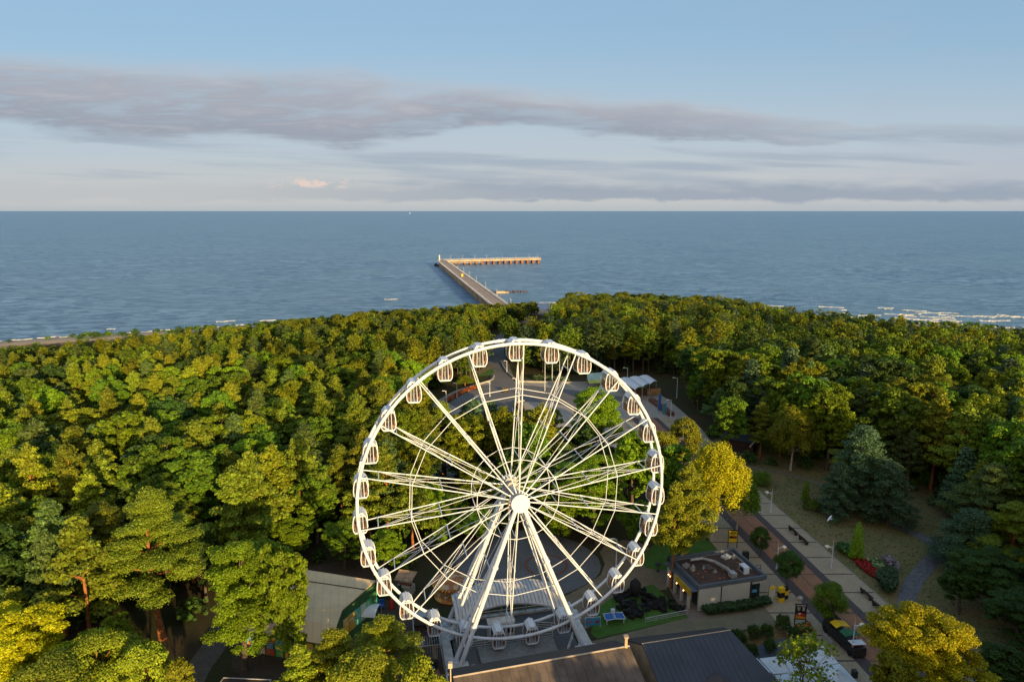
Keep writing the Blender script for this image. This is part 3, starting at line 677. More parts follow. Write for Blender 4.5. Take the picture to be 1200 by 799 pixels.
sb = empty('sailboat', at(480.3, 250.6, SEA), 0, 'distant sailboat with a white sail on the horizon', 'sailboat')
m = MB(); vs = [(-6, -2, 2.2), (6, -2, 2.2), (9, 0, 2.6), (6, 2, 2.2), (-6, 2, 2.2), (-5, -1, 0), (5, -1, 0), (7, 0, .2), (5, 1, 0), (-5, 1, 0)]
m.add(vs, [(0, 1, 2, 3, 4), (9, 8, 7, 6, 5), (0, 5, 6, 1), (1, 6, 7, 2), (2, 7, 8, 3), (3, 8, 9, 4), (4, 9, 5, 0)]); m.build('hull', white, sb)
m = MB(); m.add([(1, .1, 3), (-6, .5, 3.4), (1, .1, 30), (1, -.1, 3), (-6, .3, 3.4), (1, -.1, 30)], [(0, 1, 2), (5, 4, 3), (0, 3, 4, 1), (1, 4, 5, 2), (2, 5, 3, 0)]); m.add([(1.6, .1, 3), (9, .2, 3), (1.6, .1, 26), (1.6, -.1, 3), (9, 0, 3), (1.6, -.1, 26)], [(2, 1, 0), (3, 4, 5), (1, 4, 3, 0), (2, 5, 4, 1), (0, 3, 5, 2)]); m.build('sail', white, sb)
m = MB(); m.tube((1.3, 0, 2), (1.3, 0, 31), .2, n=6); m.build('mast', steel, sb)
# ------------------------------------------------------------------ buildings
def edge(p, q_, t): return Vector(p).lerp(Vector(q_), t)
def house(name, label, cat, L0, L1, run_f, run_b, drop_f, drop_b, roofm, wallm, ov=.5):
    """ridge L0-L1; slopes run towards and away from the camera"""
    L0 = Vector(L0); L1 = Vector(L1); d = (L1 - L0).normalized(); d.z = 0; d.normalize(); nf_ = Vector((d.y, -d.x, 0))
    o = empty(name, (L0.x, L0.y, 0), 0, label, cat); off = Vector((L0.x, L0.y, 0))
    r0, r1 = L0 - off, L1 - off
    f0 = r0 + nf_ * run_f - Vector((0, 0, drop_f)); f1 = r1 + nf_ * run_f - Vector((0, 0, drop_f))
    b0 = r0 - nf_ * run_b - Vector((0, 0, drop_b)); b1 = r1 - nf_ * run_b - Vector((0, 0, drop_b))
    return o, r0, r1, f0, f1, b0, b1, d, nf_
brown = mat('brown_sheet_roof', (.125, .10, .085), .75, .4, .5, spec=.2, bump=.25, bscale=5)
bluer = mat('slate_blue_roof', (.045, .055, .075), .6, .2, .4, spec=.3, bump=.15, bscale=5)
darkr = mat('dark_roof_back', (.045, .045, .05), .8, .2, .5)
wallg = mat('grey_wall', (.25, .24, .21), .85, .2, .4)
ZR = 8.0
o, r0, r1, f0, f1, b0, b1, d, nf_ = house('gabled_building', 'long building with a brown ridged metal roof in front of the ferris wheel', 'building', at(531, 793, ZR), at(737.5, 756.5, ZR), 12, 3.6, 4.2, 1.7, brown, wallg)
m = MB(); m.slab([f0, f1, r1, r0], .18)
for i in range(1, 20): t = i / 20; m.tube(r0.lerp(r1, t) + Vector((0, 0, .02)), f0.lerp(f1, t) + Vector((0, 0, .02)), .022, n=4, caps=False)
m.build('roof', brown, o)
m = MB(); m.slab([r0, r1, b1, b0], .18); m.build('rear_roof', darkr, o)
m = MB()
m.slab([r0 + Vector((0, 0, .02)) - nf_ * .12, r1 + Vector((0, 0, .02)) - nf_ * .12, r1 + Vector((0, 0, .09)), r0 + Vector((0, 0, .09))], .1); m.slab([r0 + Vector((0, 0, .09)), r1 + Vector((0, 0, .09)), r1 + nf_ * .12 + Vector((0, 0, .02)), r0 + nf_ * .12 + Vector((0, 0, .02))], .1)
m.build('ridge_cap', mat('ridge_metal', (.45, .38, .30), .5, .2, 1), o)
i0 = d * .35; i1 = -d * .35
m = MB()
for e, s_ in ((r0 + i0, 1), (r1 + i1, -1)):
    ff = (f0 if s_ > 0 else f1) + d * .35 * s_ - nf_ * .6; bb = (b0 if s_ > 0 else b1) + d * .35 * s_ + nf_ * .5
    pts = [ff, e - Vector((0, 0, .3)), bb, Vector((bb.x, bb.y, 0)), Vector((ff.x, ff.y, 0))]; pts[0] = pts[0] - Vector((0, 0, .1)); pts[2] = pts[2] - Vector((0, 0, .2))
    w2 = [p + d * .25 * s_ for p in pts]; n = 5
    m.add(pts + w2, [tuple(range(n)), tuple(reversed(range(n, 2 * n)))] + [(i, n + i, n + (i + 1) % n, (i + 1) % n) for i in range(n)])
bq = b0 + nf_ * .5 - Vector((0, 0, .35)); bw = b1 + nf_ * .5 - Vector((0, 0, .35))
m.add([bq, bw, (bw.x, bw.y, 0), (bq.x, bq.y, 0)], [(0, 1, 2, 3)]); m.build('wall', wallg, o)
m = MB(); p = r1 - d * .4
m.box(p + Vector((0, 0, .55)), (.28, .35, 1.3)); m.box(p + Vector((0, 0, 1.2)), (.5, .5, .12)); m.build('chimney', mat('chimney_clay', (.42, .33, .24), .8), o)
m = MB(); p = r0 - d * .25; m.tube((p.x, p.y, 0), (p.x, p.y, 9.6), .09, .06, 7); m.box((p.x, p.y, 9.4), (.4, .4, .5)); fl = m.build('mast', mat('mast_paint', (.55, .45, .35), .6)); fl.location = o.location; tag(fl, 'thin upright mast at the left end of the brown roof', 'mast')
# second building with the slate blue roof
ZB = 7.6
o, r0, r1, f0, f1, b0, b1, d, nf_ = house('gabled_building', 'building with a dark slate blue roof at the bottom beside the white tent roofs', 'building', at(752.5, 754, ZB), at(856, 738, ZB), 10, 3.6, 3.8, 1.7, bluer, wallg)
hp = r1 + d * 3.3 + nf_ * 10 - Vector((0, 0, 3.8)); hb = r1 + d * 1.0 - nf_ * 3.0 - Vector((0, 0, 1.7)); b0 = b0 - d * .6
m = MB(); m.slab([f0, hp, r1, r0], .16)
for i in range(1, 18): t = i / 18; m.tube(r0.lerp(r1, t) + Vector((0, 0, .02)), f0.lerp(f0.lerp(hp, .75), t) + Vector((0, 0, .02)), .018, n=4, caps=False)
m.build('roof', bluer, o)
m = MB(); m.slab([r0, r1, hb, b0], .16); m.build('rear_roof', darkr, o)
m = MB(); m.slab([r0 - nf_ * .1 + Vector((0, 0, .02)), r1 - nf_ * .1 + Vector((0, 0, .02)), r1 + Vector((0, 0, .08)), r0 + Vector((0, 0, .08))], .08); m.build('ridge_cap', mat('ridge_metal', (.45, .38, .30)), o)
m = MB(); pts = [f0, r0 - Vector((0, 0, .2)), b0 - Vector((0, 0, .2)), Vector((b0.x, b0.y, 0)), Vector((f0.x, f0.y, 0))]; pts[0] = pts[0] - Vector((0, 0, .2)); w2 = [p + d * .3 for p in pts]; pts = [p + d * .15 for p in pts]; n = 5
m.add(pts + w2, [tuple(range(n)), tuple(reversed(range(n, 2 * n)))] + [(i, n + i, n + (i + 1) % n, (i + 1) % n) for i in range(n)])
m.add([hp - d * .4 - Vector((0, 0, .3)), hb - d * .4 - Vector((0, 0, .3)), Vector(((hb - d * .4).x, (hb - d * .4).y, 0)), Vector(((hp - d * .4).x, (hp - d * .4).y, 0))], [(0, 3, 2, 1)])
m.add([b0 + nf_ * .4 - Vector((0, 0, .3)), hb + nf_ * .4 - Vector((0, 0, .3)), Vector(((hb + nf_ * .4).x, (hb + nf_ * .4).y, 0)), Vector(((b0 + nf_ * .4).x, (b0 + nf_ * .4).y, 0))], [(0, 1, 2, 3)])
m.build('wall', mat('plank_wall', (.33, .27, .20), .85, .3, .8), o)
tt = empty('turret_roof', at(842, 790, 6.6) - Vector((0, 0, 6.6)), 0, 'small dark pointed roof in front of the slate blue roof at the bottom edge', 'roof turret')
m = MB(); m.lathe((0, 0, 4.9), [(3.0, 0), (0.05, 1.7)], 6, smooth=False); m.build('roof', mat('turret_slate', (.055, .052, .06), .7, .2), tt); m = MB(); m.lathe((0, 0, 0), [(2.5, 0), (2.5, 5.0)], 6, smooth=False); m.build('wall', wallg, tt)

# flat-roofed cafe pavilion
FL = at(818, 716); FR = at(897, 703)
hz = min(((abs((at(818, 691.5, h) - FL).y - 0), h) for h in np.arange(2, 6, .05)))[1]
ux = (FR - FL); wid = 10.2; ux = ux.normalized(); uy = Vector((-ux.y, ux.x, 0)); BLr = at(799, 674.5, hz); dep = (BLr - at(818, 691.5, hz)); dep.z = 0; dp = 8.0
ang = math.atan2(ux.y, ux.x)
cf = empty('cafe_pavilion', FL, ang, 'small flat roofed cafe with grey panel walls and ducts on its roof', 'cafe')
HC = 3.3
panel = mat('panel_wall', (.40, .41, .385), .8, .12, .3)
m = MB(); m.box((4.0, .1, HC / 2), (8.0, .2, HC)); m.box((wid / 2, dp - .1, HC / 2), (wid, .2, HC)); m.box((wid - .3, 5.4, HC / 2), (.2, 5.2, HC)); m.box((.5, 4.0, HC * .5), (.12, 7.6, HC)); m.build('wall', panel, cf)
m = MB(); m.box((wid / 2, dp / 2, HC - .12), (wid - .1, dp - .1, .2)); m.build('roof', mat('bitumen_roof', (.06, .042, .036), .9, .5, .35, col2=(.11, .055, .04), fine=1.4), cf)
m = MB()
for c_, d_ in (((wid / 2, .1, HC + .22), (wid + .4, .3, .55)), ((wid / 2, dp, HC + .22), (wid + .4, .3, .55)), ((-.05, dp / 2, HC + .223), (.3, dp, .55)), ((wid + .05, dp / 2, HC + .223), (.3, dp, .55))): m.box(c_, d_)
m.build('parapet', mat('parapet_blue', (.10, .125, .16), .6, .2, .5), cf)
m = MB(); m.box((9.1, .28, 2.95), (2.3, .26, .55)); m.build('fascia', panel, cf)
m = MB()
m.box((3.4, -.03, 1.7), (.12, .08, 3.1)); m.box((7.9, -.03, 1.7), (.1, .08, 3.1)); m.tube((8.02, -.12, 0), (8.02, -.12, 3.2), .07, n=6); m.build('drainpipe', dark, cf)
m = MB(); m.box((9.1, 1.0, 1.35), (2.0, .1, 2.7)); m.box((10.0, 1.9, 1.35), (.1, 1.8, 2.7)); m.build('window', mat('teal_glass', (.02, .045, .05), .15, .3, 2, spec=.6), cf)
m = MB(); m.box((8.9, .55, 1.35), (.8, .25, .3)); m.build('display', mat('blue_display', (.12, .38, .60), .5), cf)
for yy in (1.1, 3.0, 4.9, 6.8):
    m = MB(); m.box((-.9, yy, 1.5), (.35, .35, 3.0)); m.build('column', panel, cf)
m = MB(); m.box((-.5, dp / 2, 3.05), (1.2, dp, .14)); m.build('porch_roof', mat('parapet_blue', (.10, .125, .16)), cf)
m = MB(); m.box((-1.14, 2.4, 2.75), (.1, 4.2, .95)); m.build('sign_board', mat('yellow_sign', (.55, .36, .03), .6, .2), cf)
for yy in (1.7, 3.9, 5.9): m = MB(); m.box((.38, yy, 1.3), (.1, 1.3, 2.3)); m.build('window', dark, cf)
lampm = bpy.data.materials.new('warm_bulb'); lampm.use_nodes = True; b_ = lampm.node_tree.nodes['Principled BSDF']; b_.inputs['Emission Color'].default_value = (1, .5, .18, 1); b_.inputs['Emission Strength'].default_value = 4; b_.inputs['Base Color'].default_value = (.8, .4, .1, 1)
for yy in (2.0, 3.9, 5.8, 6.3): m = MB(); m.ball((-1.22, yy, 2.15), .09, 6, 4); m.build('wall_lamp', lampm, cf)
m = MB()       # ducting
m.path([(2.3, 6.5, HC + .5), (4.2, 6.4, HC + .55), (5.4, 5.2, HC + .5), (6.0, 3.0, HC + .5), (6.0, 1.4, HC + .45)], [.22, .22, .24, .28, .28], 8); m.box((6.0, 1.5, HC + .45), (.8, 1.0, .7)); m.build('air_duct', steel, cf)
m = MB(); m.box((8.4, 2.4, HC + .5), (.8, 1.3, 1.0)); m.mi = 1; m.box((7.98, 2.4, HC + .5), (.06, .9, .6)); m.build('ac_unit', [white, dark], cf)
for (x_, y_, a_, h_) in ((1.1, 5.6, .9, .5), (1.6, 4.6, .6, .6), (8.2, 6.6, 1.3, .3), (9.2, 6.2, .7, .4), (4.3, 3.2, .5, .25), (3.3, 4.6, .4, .2)):
    m = MB(); m.box((x_, y_, HC + h_ / 2), (a_, a_ * .7, h_), .3); m.tube((x_, y_, HC + h_), (x_, y_, HC + h_ + .25), .12, n=8); m.build('roof_vent', steel if a_ < 1 else whitew, cf)
m = MB()
for i in range(16): m.box((3.6 + .22 * (i % 5), 4.2 + (i // 5) * .45, HC + .15), (.16, .3, .12 + .03 * (i % 3)), .2)
m.build('cable_tray', mat('tray', (.13, .13, .13), .7), cf)
m = MB()
for i in range(20): m.box((5.0 + random.uniform(-3.6, 4), 4 + random.uniform(-3, 3), HC + .03), (random.uniform(.1, .4), random.uniform(.1, .4), .06), random.random())
m.build('roof_litter', mat('roof_litter', (.33, .12, .05), .9), cf)
bpy.context.view_layer.update()
def cl(x, y, z=0): return cf.matrix_world @ Vector((x, y, z))
# bins and poster boards
def rubbish(loc, lab):
    o = empty('litter_bin', loc, .2, lab, 'litter bin'); m = MB(); m.tube((0, 0, 0), (0, 0, 1.1), .38, .42, 12); m.build('body', steel, o); m = MB(); m.tube((0, 0, 1.1), (0, 0, 1.25), .45, .36, 12); m.build('lid', dark, o)
rubbish(at(829.5, 661), 'silver round bin behind the cafe roof, left of the pair'); rubbish(at(834.5, 659.5), 'silver round bin behind the cafe roof, right of the pair')
def poster(loc, rz, w_, h_, label, kind):
    o = empty('poster_stand', loc, rz, label, 'poster stand')
    m = MB()
    for s_ in (-1, 1): m.box((s_ * w_ * .47, 0, (h_ + 1.0) / 2), (.1, .12, h_ + 1.0))
    m.box((0, 0, 1.0), (w_, .12, .1)); m.box((0, 0, 1.0 + h_), (w_ + .15, .14, .14)); m.build('frame', dark, o)
    m = MB(); m.box((0, 0, 1.0 + h_ / 2), (w_ * .9, .08, h_ * .95))
    m.mi = 1
    if kind == 'y':
        m.box((0, -.045, 1.0 + h_ * .44), (w_ * .78, .02, h_ * .2)); m.mi = 2; m.ball((w_ * .18, -.05, 1.0 + h_ * .46), w_ * .17, 8, 5, (1, .15, .7)); m.mi = 3
        for k, ww in enumerate((.55, .68, .5)):
            x_ = -w_ * ww / 2
            while x_ < w_ * ww / 2: g_ = random.uniform(.08, .2); m.box((x_ + g_ / 2, -.05, 1.0 + h_ * (.86 - k * .1)), (g_, .02, h_ * .055)); x_ += g_ + .05
        bm = m.build('poster', [yellow, black, red, mat('print_dark', (.05, .04, .02))], o)
    else:
        m.box((0, -.045, 1.0 + h_ * .17), (w_ * .86, .02, h_ * .26)); m.mi = 2
        for (x_, z_, r_) in ((-.25, .3, .16), (.05, .32, .2), (.3, .27, .17)): m.ball((x_ * w_, -.06, 1.0 + h_ * z_), w_ * r_ * .9, 8, 5, (1, .15, 1))
        m.mi = 3; m.ball((-.1 * w_, -.07, 1.0 + h_ * .36), w_ * .13, 8, 5, (1, .15, 1)); m.box((0, -.05, 1.0 + h_ * .93), (w_ * .8, .02, h_ * .05))
        for k in range(3): m.box((-w_ * .2, -.05, 1.0 + h_ * (.78 - k * .08)), (w_ * (.3 - .05 * k), .02, h_ * .035)); m.box((w_ * .22, -.05, 1.0 + h_ * (.79 - k * .09)), (w_ * .22, .02, h_ * .05))
        m.build('poster', [black, mat('poster_orange', (.65, .28, .03)), red, mat('poster_pale', (.55, .52, .46))], o)
poster(at(858, 642), -.05, 1.5, 2.1, 'yellow poster with a red picture in a dark frame behind the cafe', 'y')
poster(at(937, 733), -.05, 1.45, 2.1, 'black poster with red and orange pictures beside the left pavement', 'k')
fb = empty('feather_banner', at(903, 706), .2, 'pale teardrop banner with a yellow top beside the cafe corner', 'banner')
m = MB(); m.add([(-.35, 0, .3), (.3, 0, .3), (.6, 0, 1.6), (.5, 0, 2.4), (0, 0, 2.8), (-.35, 0, 2.3), (-.35, .06, .3), (.3, .06, .3), (.6, .06, 1.6), (.5, .06, 2.4), (0, .06, 2.8), (-.35, .06, 2.3)], [(0, 1, 2, 3, 4, 5), (11, 10, 9, 8, 7, 6)] + [(i, 6 + i, 6 + (i + 1) % 6, (i + 1) % 6) for i in range(6)]); m.build('flag', mat('banner_cloth', (.55, .53, .44), .8), fb)
m = MB(); m.box((.15, -.02, 2.25), (.75, .04, .5)); m.build('print', yellow, fb); m = MB(); m.tube((-.38, 0, 0), (-.38, 0, 2.8), .03, n=5); m.tube((-.1, 0, 0), (-.1, 0, .12), .4, n=8); m.build('pole', dark, fb)
yc = empty('play_cube_stack', at(914.5, 704.5), .3, 'yellow and black chequered block figure on the pavement by the cafe', 'figure')
m = MB(); m.box((0, 0, .35), (.8, .6, .7)); m.box((0, 0, 1.85), (.8, .6, .7)); m.box((.7, 0, 1.3), (.6, .6, .6)); m.build('yellow_block', yellow, yc); m = MB(); m.box((0, 0, 1.1), (.8, .6, .8)); m.box((.7, 0, .7), (.6, .6, .6)); m.box((.7, 0, 1.85), (.55, .55, .5)); m.build('black_block', black, yc)
# tall bar tables, speaker, chairs on the terrace
def bar_table(loc, lab):
    o = empty('bar_table', loc, 0, lab, 'bar table'); m = MB(); m.tube((0, 0, 0), (0, 0, .05), .3, n=10); m.tube((0, 0, 0), (0, 0, 1.1), .05, n=6); m.build('stem', dark, o); m = MB(); m.tube((0, 0, 1.08), (0, 0, 1.15), .5, n=14); m.build('top', dark, o)
for px, py, lab in ((771, 669, 'black bar table on the terrace, the farther left one near the lawn'), (785, 679, 'black bar table on the terrace between the first table and the cafe'), (850, 663, 'black bar table behind the cafe roof beside the bins'), (866, 661, 'black bar table behind the right corner of the cafe roof')): bar_table(at(px, py), lab)
def seat_set(loc, rz, lab, s=1.0, group='black lawn chairs'):
    o = empty('lounge_chair', loc, rz, lab, 'lounge chair', group); o.scale = (s, s, s)
    m = MB(); m.box((0, 0, .32), (.85, .8, .22)); m.box((0, 0, .12), (.7, .65, .2)); m.build('seat', black, o); m = MB(); m.box((0, .42, .68), (.85, .2, .65), 0, -.25); m.build('backrest', black, o)
    for s_ in (-1, 1): m = MB(); m.box((s_ * .48, 0, .42), (.14, .8, .42)); m.build('armrest', black, o)
    return o
k = 0
pos = [(728, 702), (735, 699), (743, 697), (752, 696), (760, 700), (727, 713), (735, 711), (743, 709), (757, 706), (768, 704), (776, 708), (735, 720), (744, 718), (757, 715), (768, 713), (778, 716), (787, 709), (741, 724), (750, 722), (789, 713), (797, 716), (724, 704)]
c_ch = seat_set(at(*pos[0]), .3, 'black low lounge chair on the small lawn left of the cafe')
for px, py in pos[1:]: dup(c_ch, at(px, py), random.uniform(-3, 3), 'black low lounge chair on the small lawn left of the cafe')
def low_table(loc, lab, r_=.4):
    o = empty('low_table', loc, 0, lab, 'table', 'low tables on the lawn'); m = MB(); m.tube((0, 0, 0), (0, 0, .4), .05, n=6); m.tube((0, 0, 0), (0, 0, .04), r_ * .6, n=8); m.build('stem', dark, o); m = MB(); m.tube((0, 0, .4), (0, 0, .46), r_, n=12); m.build('top', dark, o)
for px, py in ((732, 707), (748, 701), (764, 709), (739, 716), (752, 711), (773, 712)): low_table(at(px, py), 'small dark table between black lounge chairs on the lawn')
pu = empty('folded_parasol', at(744, 701), 0, 'closed dark parasol standing among the black lawn chairs', 'parasol'); m = MB(); m.tube((0, 0, 0), (0, 0, 3.0), .04, n=6); m.build('pole', dark, pu); m = MB(); m.lathe((0, 0, 0), [(.75, 1.0), (.85, 1.1), (.75, 2.4), (.1, 3.1), (0, 3.1)], 10); m.build('cover', black, pu)
railing([Vector(at(756, 731)), Vector(at(806, 721))], .8, None, .05, 'low_rail', steel); tag(bpy.data.objects['low_rail'], 'thin low steel rail along the lower edge of the chair lawn', 'railing')
pp = empty('folding_games_table', at(719.5, 728), .15, 'folded blue games table with white frame on the lawn', 'games table')
for s_ in (-1, 1):
    m = MB(); m.slab([(s_ * .12, -.7, .85), (s_ * 1.25, -.7, .75), (s_ * 1.25, .7, .75), (s_ * .12, .7, .85)], .06); m.build('top', blue, pp)
    m = MB()
    for y_ in (-.74, .74): m.tube((s_ * .1, y_, .86), (s_ * 1.3, y_, .76), .05, n=5)
    for x_ in (.1, 1.3): m.tube((s_ * x_, -.74, .82), (s_ * x_, .74, .82), .05, n=5)
    for y_ in (-.6, .6): m.tube((s_ * 1.15, y_, 0), (s_ * 1.15, y_, .76), .06, n=5)
    m.build('frame', white, pp)
m = MB(); m.box((0, .6, 1.2), (.5, .35, .5)); m.build('score_box', white, pp)
sg_ = empty('sign_panel', at(694.5, 735), .12, 'blue and white panel with a red spot beside the wheel deck', 'panel'); m = MB(); m.box((0, 0, .85), (2.0, .08, 1.0)); m.build('board', mat('board_blue', (.05, .28, .55), .5), sg_); m = MB(); m.ball((.55, -.05, .85), .22, 8, 5, (1, .2, 1)); m.box((-.4, -.05, .8), (.8, .02, .08)); m.box((-.4, -.05, 1.05), (.6, .02, .08)); m.build('print', red, sg_)
m = MB()
for x_ in (-1, 1): m.tube((x_, 0, 0), (x_, 0, 1.5), .04, n=5)
m.tube((-1, 0, 1.5), (1, 0, 1.5), .04, n=5); m.build('frame', white, sg_)
# benches on the promenade
def bench(loc, rz, lab):
    o = empty('park_bench', loc, rz, lab, 'bench', 'benches on the right pavement')
    m = MB(); m.box((0, .0, .425), (.08, .5, .03))
    for k in range(4): m.box((0, -.2 + k * .14, .46), (2.3, .12, .05))
    m.build('seat', mat('bench_slats', (.055, .045, .045), .8, .3, 3), o); m = MB()
    for k in range(3): m.box((0, .34, .6 + k * .14), (2.3, .05, .11))
    m.build('backrest', mat('bench_slats', (.055, .045, .045)), o)
    for s_ in (-1, 1): m = MB(); m.box((s_ * .95, .05, .22), (.1, .5, .44)); m.box((s_ * .95, .36, .6), (.08, .08, .6)); m.build('leg', dark, o)
for px, py, lab in ((930, 624, 'dark bench on the right pavement, farther one of the far pair'), (942, 635, 'dark bench on the right pavement, nearer one of the far pair'), (1016, 699, 'dark bench on the right pavement below the flower bed, farther one of the near pair'), (1030, 714, 'dark bench on the right pavement below the flower bed, nearer one of the near pair'), (883, 580, 'dark bench at the far end of the right pavement by the shrubs')):
    bench(at(px, py, .06), R(90) + .105, lab)
rk = empty('bicycle_rack', at(888.5, 669), .2, 'small dark hoop stand on the left pavement behind the cafe', 'rack'); m = MB()
for x_ in (-.35, .35): m.tube((x_, 0, 0), (x_, 0, 1.0), .04, n=5)
m.tube((-.35, 0, 1.0), (.35, 0, 1.0), .04, n=5); m.tube((-.35, 0, .5), (.35, 0, .5), .04, n=5); m.build('hoop', dark, rk)
spk = empty('menu_board', at(873, 662), .1, 'dark upright menu board behind the right corner of the cafe', 'board'); m = MB(); m.box((0, 0, 1.3), (.9, .5, 1.9)); m.build('board', dark, spk); m = MB(); m.box((0, 0, .2), (1.0, .7, .4)); m.build('base', dark, spk)
m = MB(); m.ball((0, 0, .3), .42, 10, 6, (1, 1, .75)); m.tube((0, 0, 0), (0, 0, .1), .35, n=10); o = m.build('stone_bollard', mat('bollard_stone', (.42, .40, .34), .8)); o.location = at(937.5, 703, .06); tag(o, 'small pale stone ball on the left pavement near the black poster', 'bollard')
# market cart
mc = empty('market_cart', at(988, 753, .06), R(100), 'dark covered market cart with yellow and green awnings beside the lamp post', 'cart')
m = MB(); m.box((0, 0, .75), (6.2, 1.7, 1.1)); m.build('body', dark, mc)
for x_, c_ in ((.9, yellow), (-1.0, green)): m = MB(); m.slab([(x_ - .65, -1.0, 2.0), (x_ + .65, -1.0, 2.0), (x_ + .65, .3, 2.3), (x_ - .65, .3, 2.3)], .06); m.slab([(x_ - .65, .3, 2.3), (x_ + .65, .3, 2.3), (x_ + .65, 1.0, 2.05), (x_ - .65, 1.0, 2.05)], .06); m.build('awning', c_, mc)
m = MB(); m.slab([(-2.9, -.9, 1.7), (-1.9, -.9, 1.7), (-1.9, .9, 1.8), (-2.9, .9, 1.8)], .05); m.build('tray', canvas, mc); m = MB(); m.box((-2.2, 0, 1.5), (.7, 1.2, .35)); m.build('goods', red, mc)
for x_ in (-2.4, 2.4):
    for y_ in (-.9, .9): m = MB(); m.tube((x_, y_ - .05, .4), (x_, y_ + .05, .4), .4, n=14); m.build('wheel', black, mc)
for x_ in (-1.6, -.4, .3, 1.5):
    for y_ in (-.8, .8): m = MB(); m.tube((x_, y_, 1.2), (x_, y_, 2.1), .03, n=5); m.build('post', dark, mc)
m = MB(); m.box((2.3, 0, 1.7), (1.2, 1.6, .8)); m.build('locker', dark, mc)
m = MB(); m.box((0, 0, .55), (.12, 2.2, .9)); m.tube((0, -1, 0), (0, -1, 1.1), .05, n=5); m.tube((0, 1, 0), (0, 1, 1.1), .05, n=5); o = m.build('barrier_panel', steel); o.location = at(969, 754, .06); o.rotation_euler.z = .1; tag(o, 'narrow pale barrier panel left of the dark market cart', 'barrier')
# white tent roofs at the bottom right
def tent(c0, c1, c2, c3, apex, label):
    o = empty('tent_roof', ((c0 + c2) / 2).xy.to_3d(), 0, label, 'tent', 'white tent roofs by the promenade'); off = Vector(o.location); cs_ = [Vector(p) - off for p in (c0, c1, c2, c3)]; ap = sum(cs_, Vector()) / 4 + Vector((0, 0, apex))
    m = MB()
    for i in range(4):
        a_, b_ = cs_[i], cs_[(i + 1) % 4]; N = 5
        for j in range(N):                              # slightly sagging cloth
            t0, t1 = j / N, (j + 1) / N; sag = lambda t: Vector((0, 0, -.35 * apex * math.sin(math.pi * t) * .6))
            p = [a_.lerp(ap, t0) + sag(t0), b_.lerp(ap, t0) + sag(t0), b_.lerp(ap, t1) + sag(t1), a_.lerp(ap, t1) + sag(t1)]
            m.add(p, [(0, 1, 2, 3)] if (p[1] - p[0]).cross(p[3] - p[0]).z > 0 else [(3, 2, 1, 0)])
        m.add([a_, b_, b_ - Vector((0, 0, .3)), a_ - Vector((0, 0, .3))], [(0, 3, 2, 1)])
    m.build('canopy', canvas, o)
    for p in cs_: q_ = p * .96; m = MB(); m.tube((q_.x, q_.y, 0), (q_.x, q_.y, p.z), .06, n=6); m.build('post', steel, o)
ZT = 3.0; T = lambda px, py: at(px, py, ZT)
tent(T(870, 774), T(887, 770.5), T(903, 787), T(880, 795), .7, 'white tent roof touching the right end of the slate blue roof')
tent(T(890, 771), T(921, 767.5), T(938, 787), T(906, 789), .7, 'white tent roof second from the slate blue roof')
tent(T(923, 767), T(954, 763), T(963, 778), T(941, 786), .7, 'white tent roof in the middle of the row behind the sparse young tree')
tent(T(951, 768), T(964, 756), T(982.5, 776), T(962, 781.5), .6, 'white tent roof nearest the promenade at the upper right corner of the row')
tent(T(958, 783), T(983.5, 777), T(1005, 799), T(980, 808), .7, 'white tent roof lowest at the right by the lamp post')
tent(T(908, 791), T(956, 784), T(976, 808), T(925, 815), .7, 'white tent roof at the bottom edge under the sparse young tree')
m = MB(); m.box((0, 0, .45), (.5, .6, .9)); o = m.build('litter_bin', [dark]); m = MB(); tag(o, 'black square litter bin at the right edge of the tent roofs', 'litter bin'); o.location = at(1001, 793)

# green house on the left with a bent metal roof
gh_m = mat('cream_metal_roof', (.72, .54, .31), .6, .15, .4, spec=.3, stripe=((.97, .22, 0), 1.0, .22), bump=.1)
P1 = at(358, 667, 5.6); P2 = at(440, 680, 5.6); P3 = at(401, 714, 5.0); P4 = at(326, 706, 5.0)
dE = (P4 - P3).normalized()
P5 = at(388, 756, 3.3); P6 = at(283, 737, 3.3)
gh = empty('green_house', at(360, 735), 0, 'green boarded house with a bent cream metal roof left of the ferris wheel', 'house'); og = Vector(gh.location)
L = lambda p: Vector(p) - og
m = MB(); m.slab([L(P4), L(P3), L(P2), L(P1)], .15); mid5 = P5.lerp(P3, .5) + Vector((0, 0, .28)); mid6 = P6.lerp(P4, .5) + Vector((0, 0, .28))
m.slab([L(mid6), L(mid5), L(P3), L(P4)], .15); m.slab([L(P6), L(P5), L(mid5), L(mid6)], .15); m.build('roof', gh_m, gh)
m = MB()
for f in (.33,): a_ = L(P1.lerp(P4, f)) + Vector((0, 0, .05)); b_ = L(P2.lerp(P3, f)) + Vector((0, 0, .05)); m.tube(a_, b_, .06, n=5)
m.build('roof_cable', dark, gh)
ins = lambda p, q_: p.lerp(q_, .05)
c5, c6 = P5.lerp(P2, .06), P6.lerp(P1, .06)
def wallquad(mb, a_, b_, za, zb, t=.15):
    a0 = Vector((a_.x, a_.y, 0)); b0_ = Vector((b_.x, b_.y, 0)); n_ = (b0_ - a0).normalized(); n_ = Vector((n_.y, -n_.x, 0)) * t
    vs = [a0, b0_, b0_ + Vector((0, 0, zb)), a0 + Vector((0, 0, za))]; vs += [v_ + n_ for v_ in vs]
    mb.add([L(v_) for v_ in vs], [(0, 1, 2, 3), (7, 6, 5, 4), (0, 4, 5, 1), (1, 5, 6, 2), (2, 6, 7, 3), (3, 7, 4, 0)])
gboard = mat('green_boards', (.045, .13, .045), .8, .3, .8, stripe=((0, 0, 1), .3, .4))
m = MB(); wallquad(m, c6, c5, 3.1, 3.1); q2 = P2.lerp(P5, .03); q3 = P3.lerp(P4, .03); q1 = P1.lerp(P6, .03)
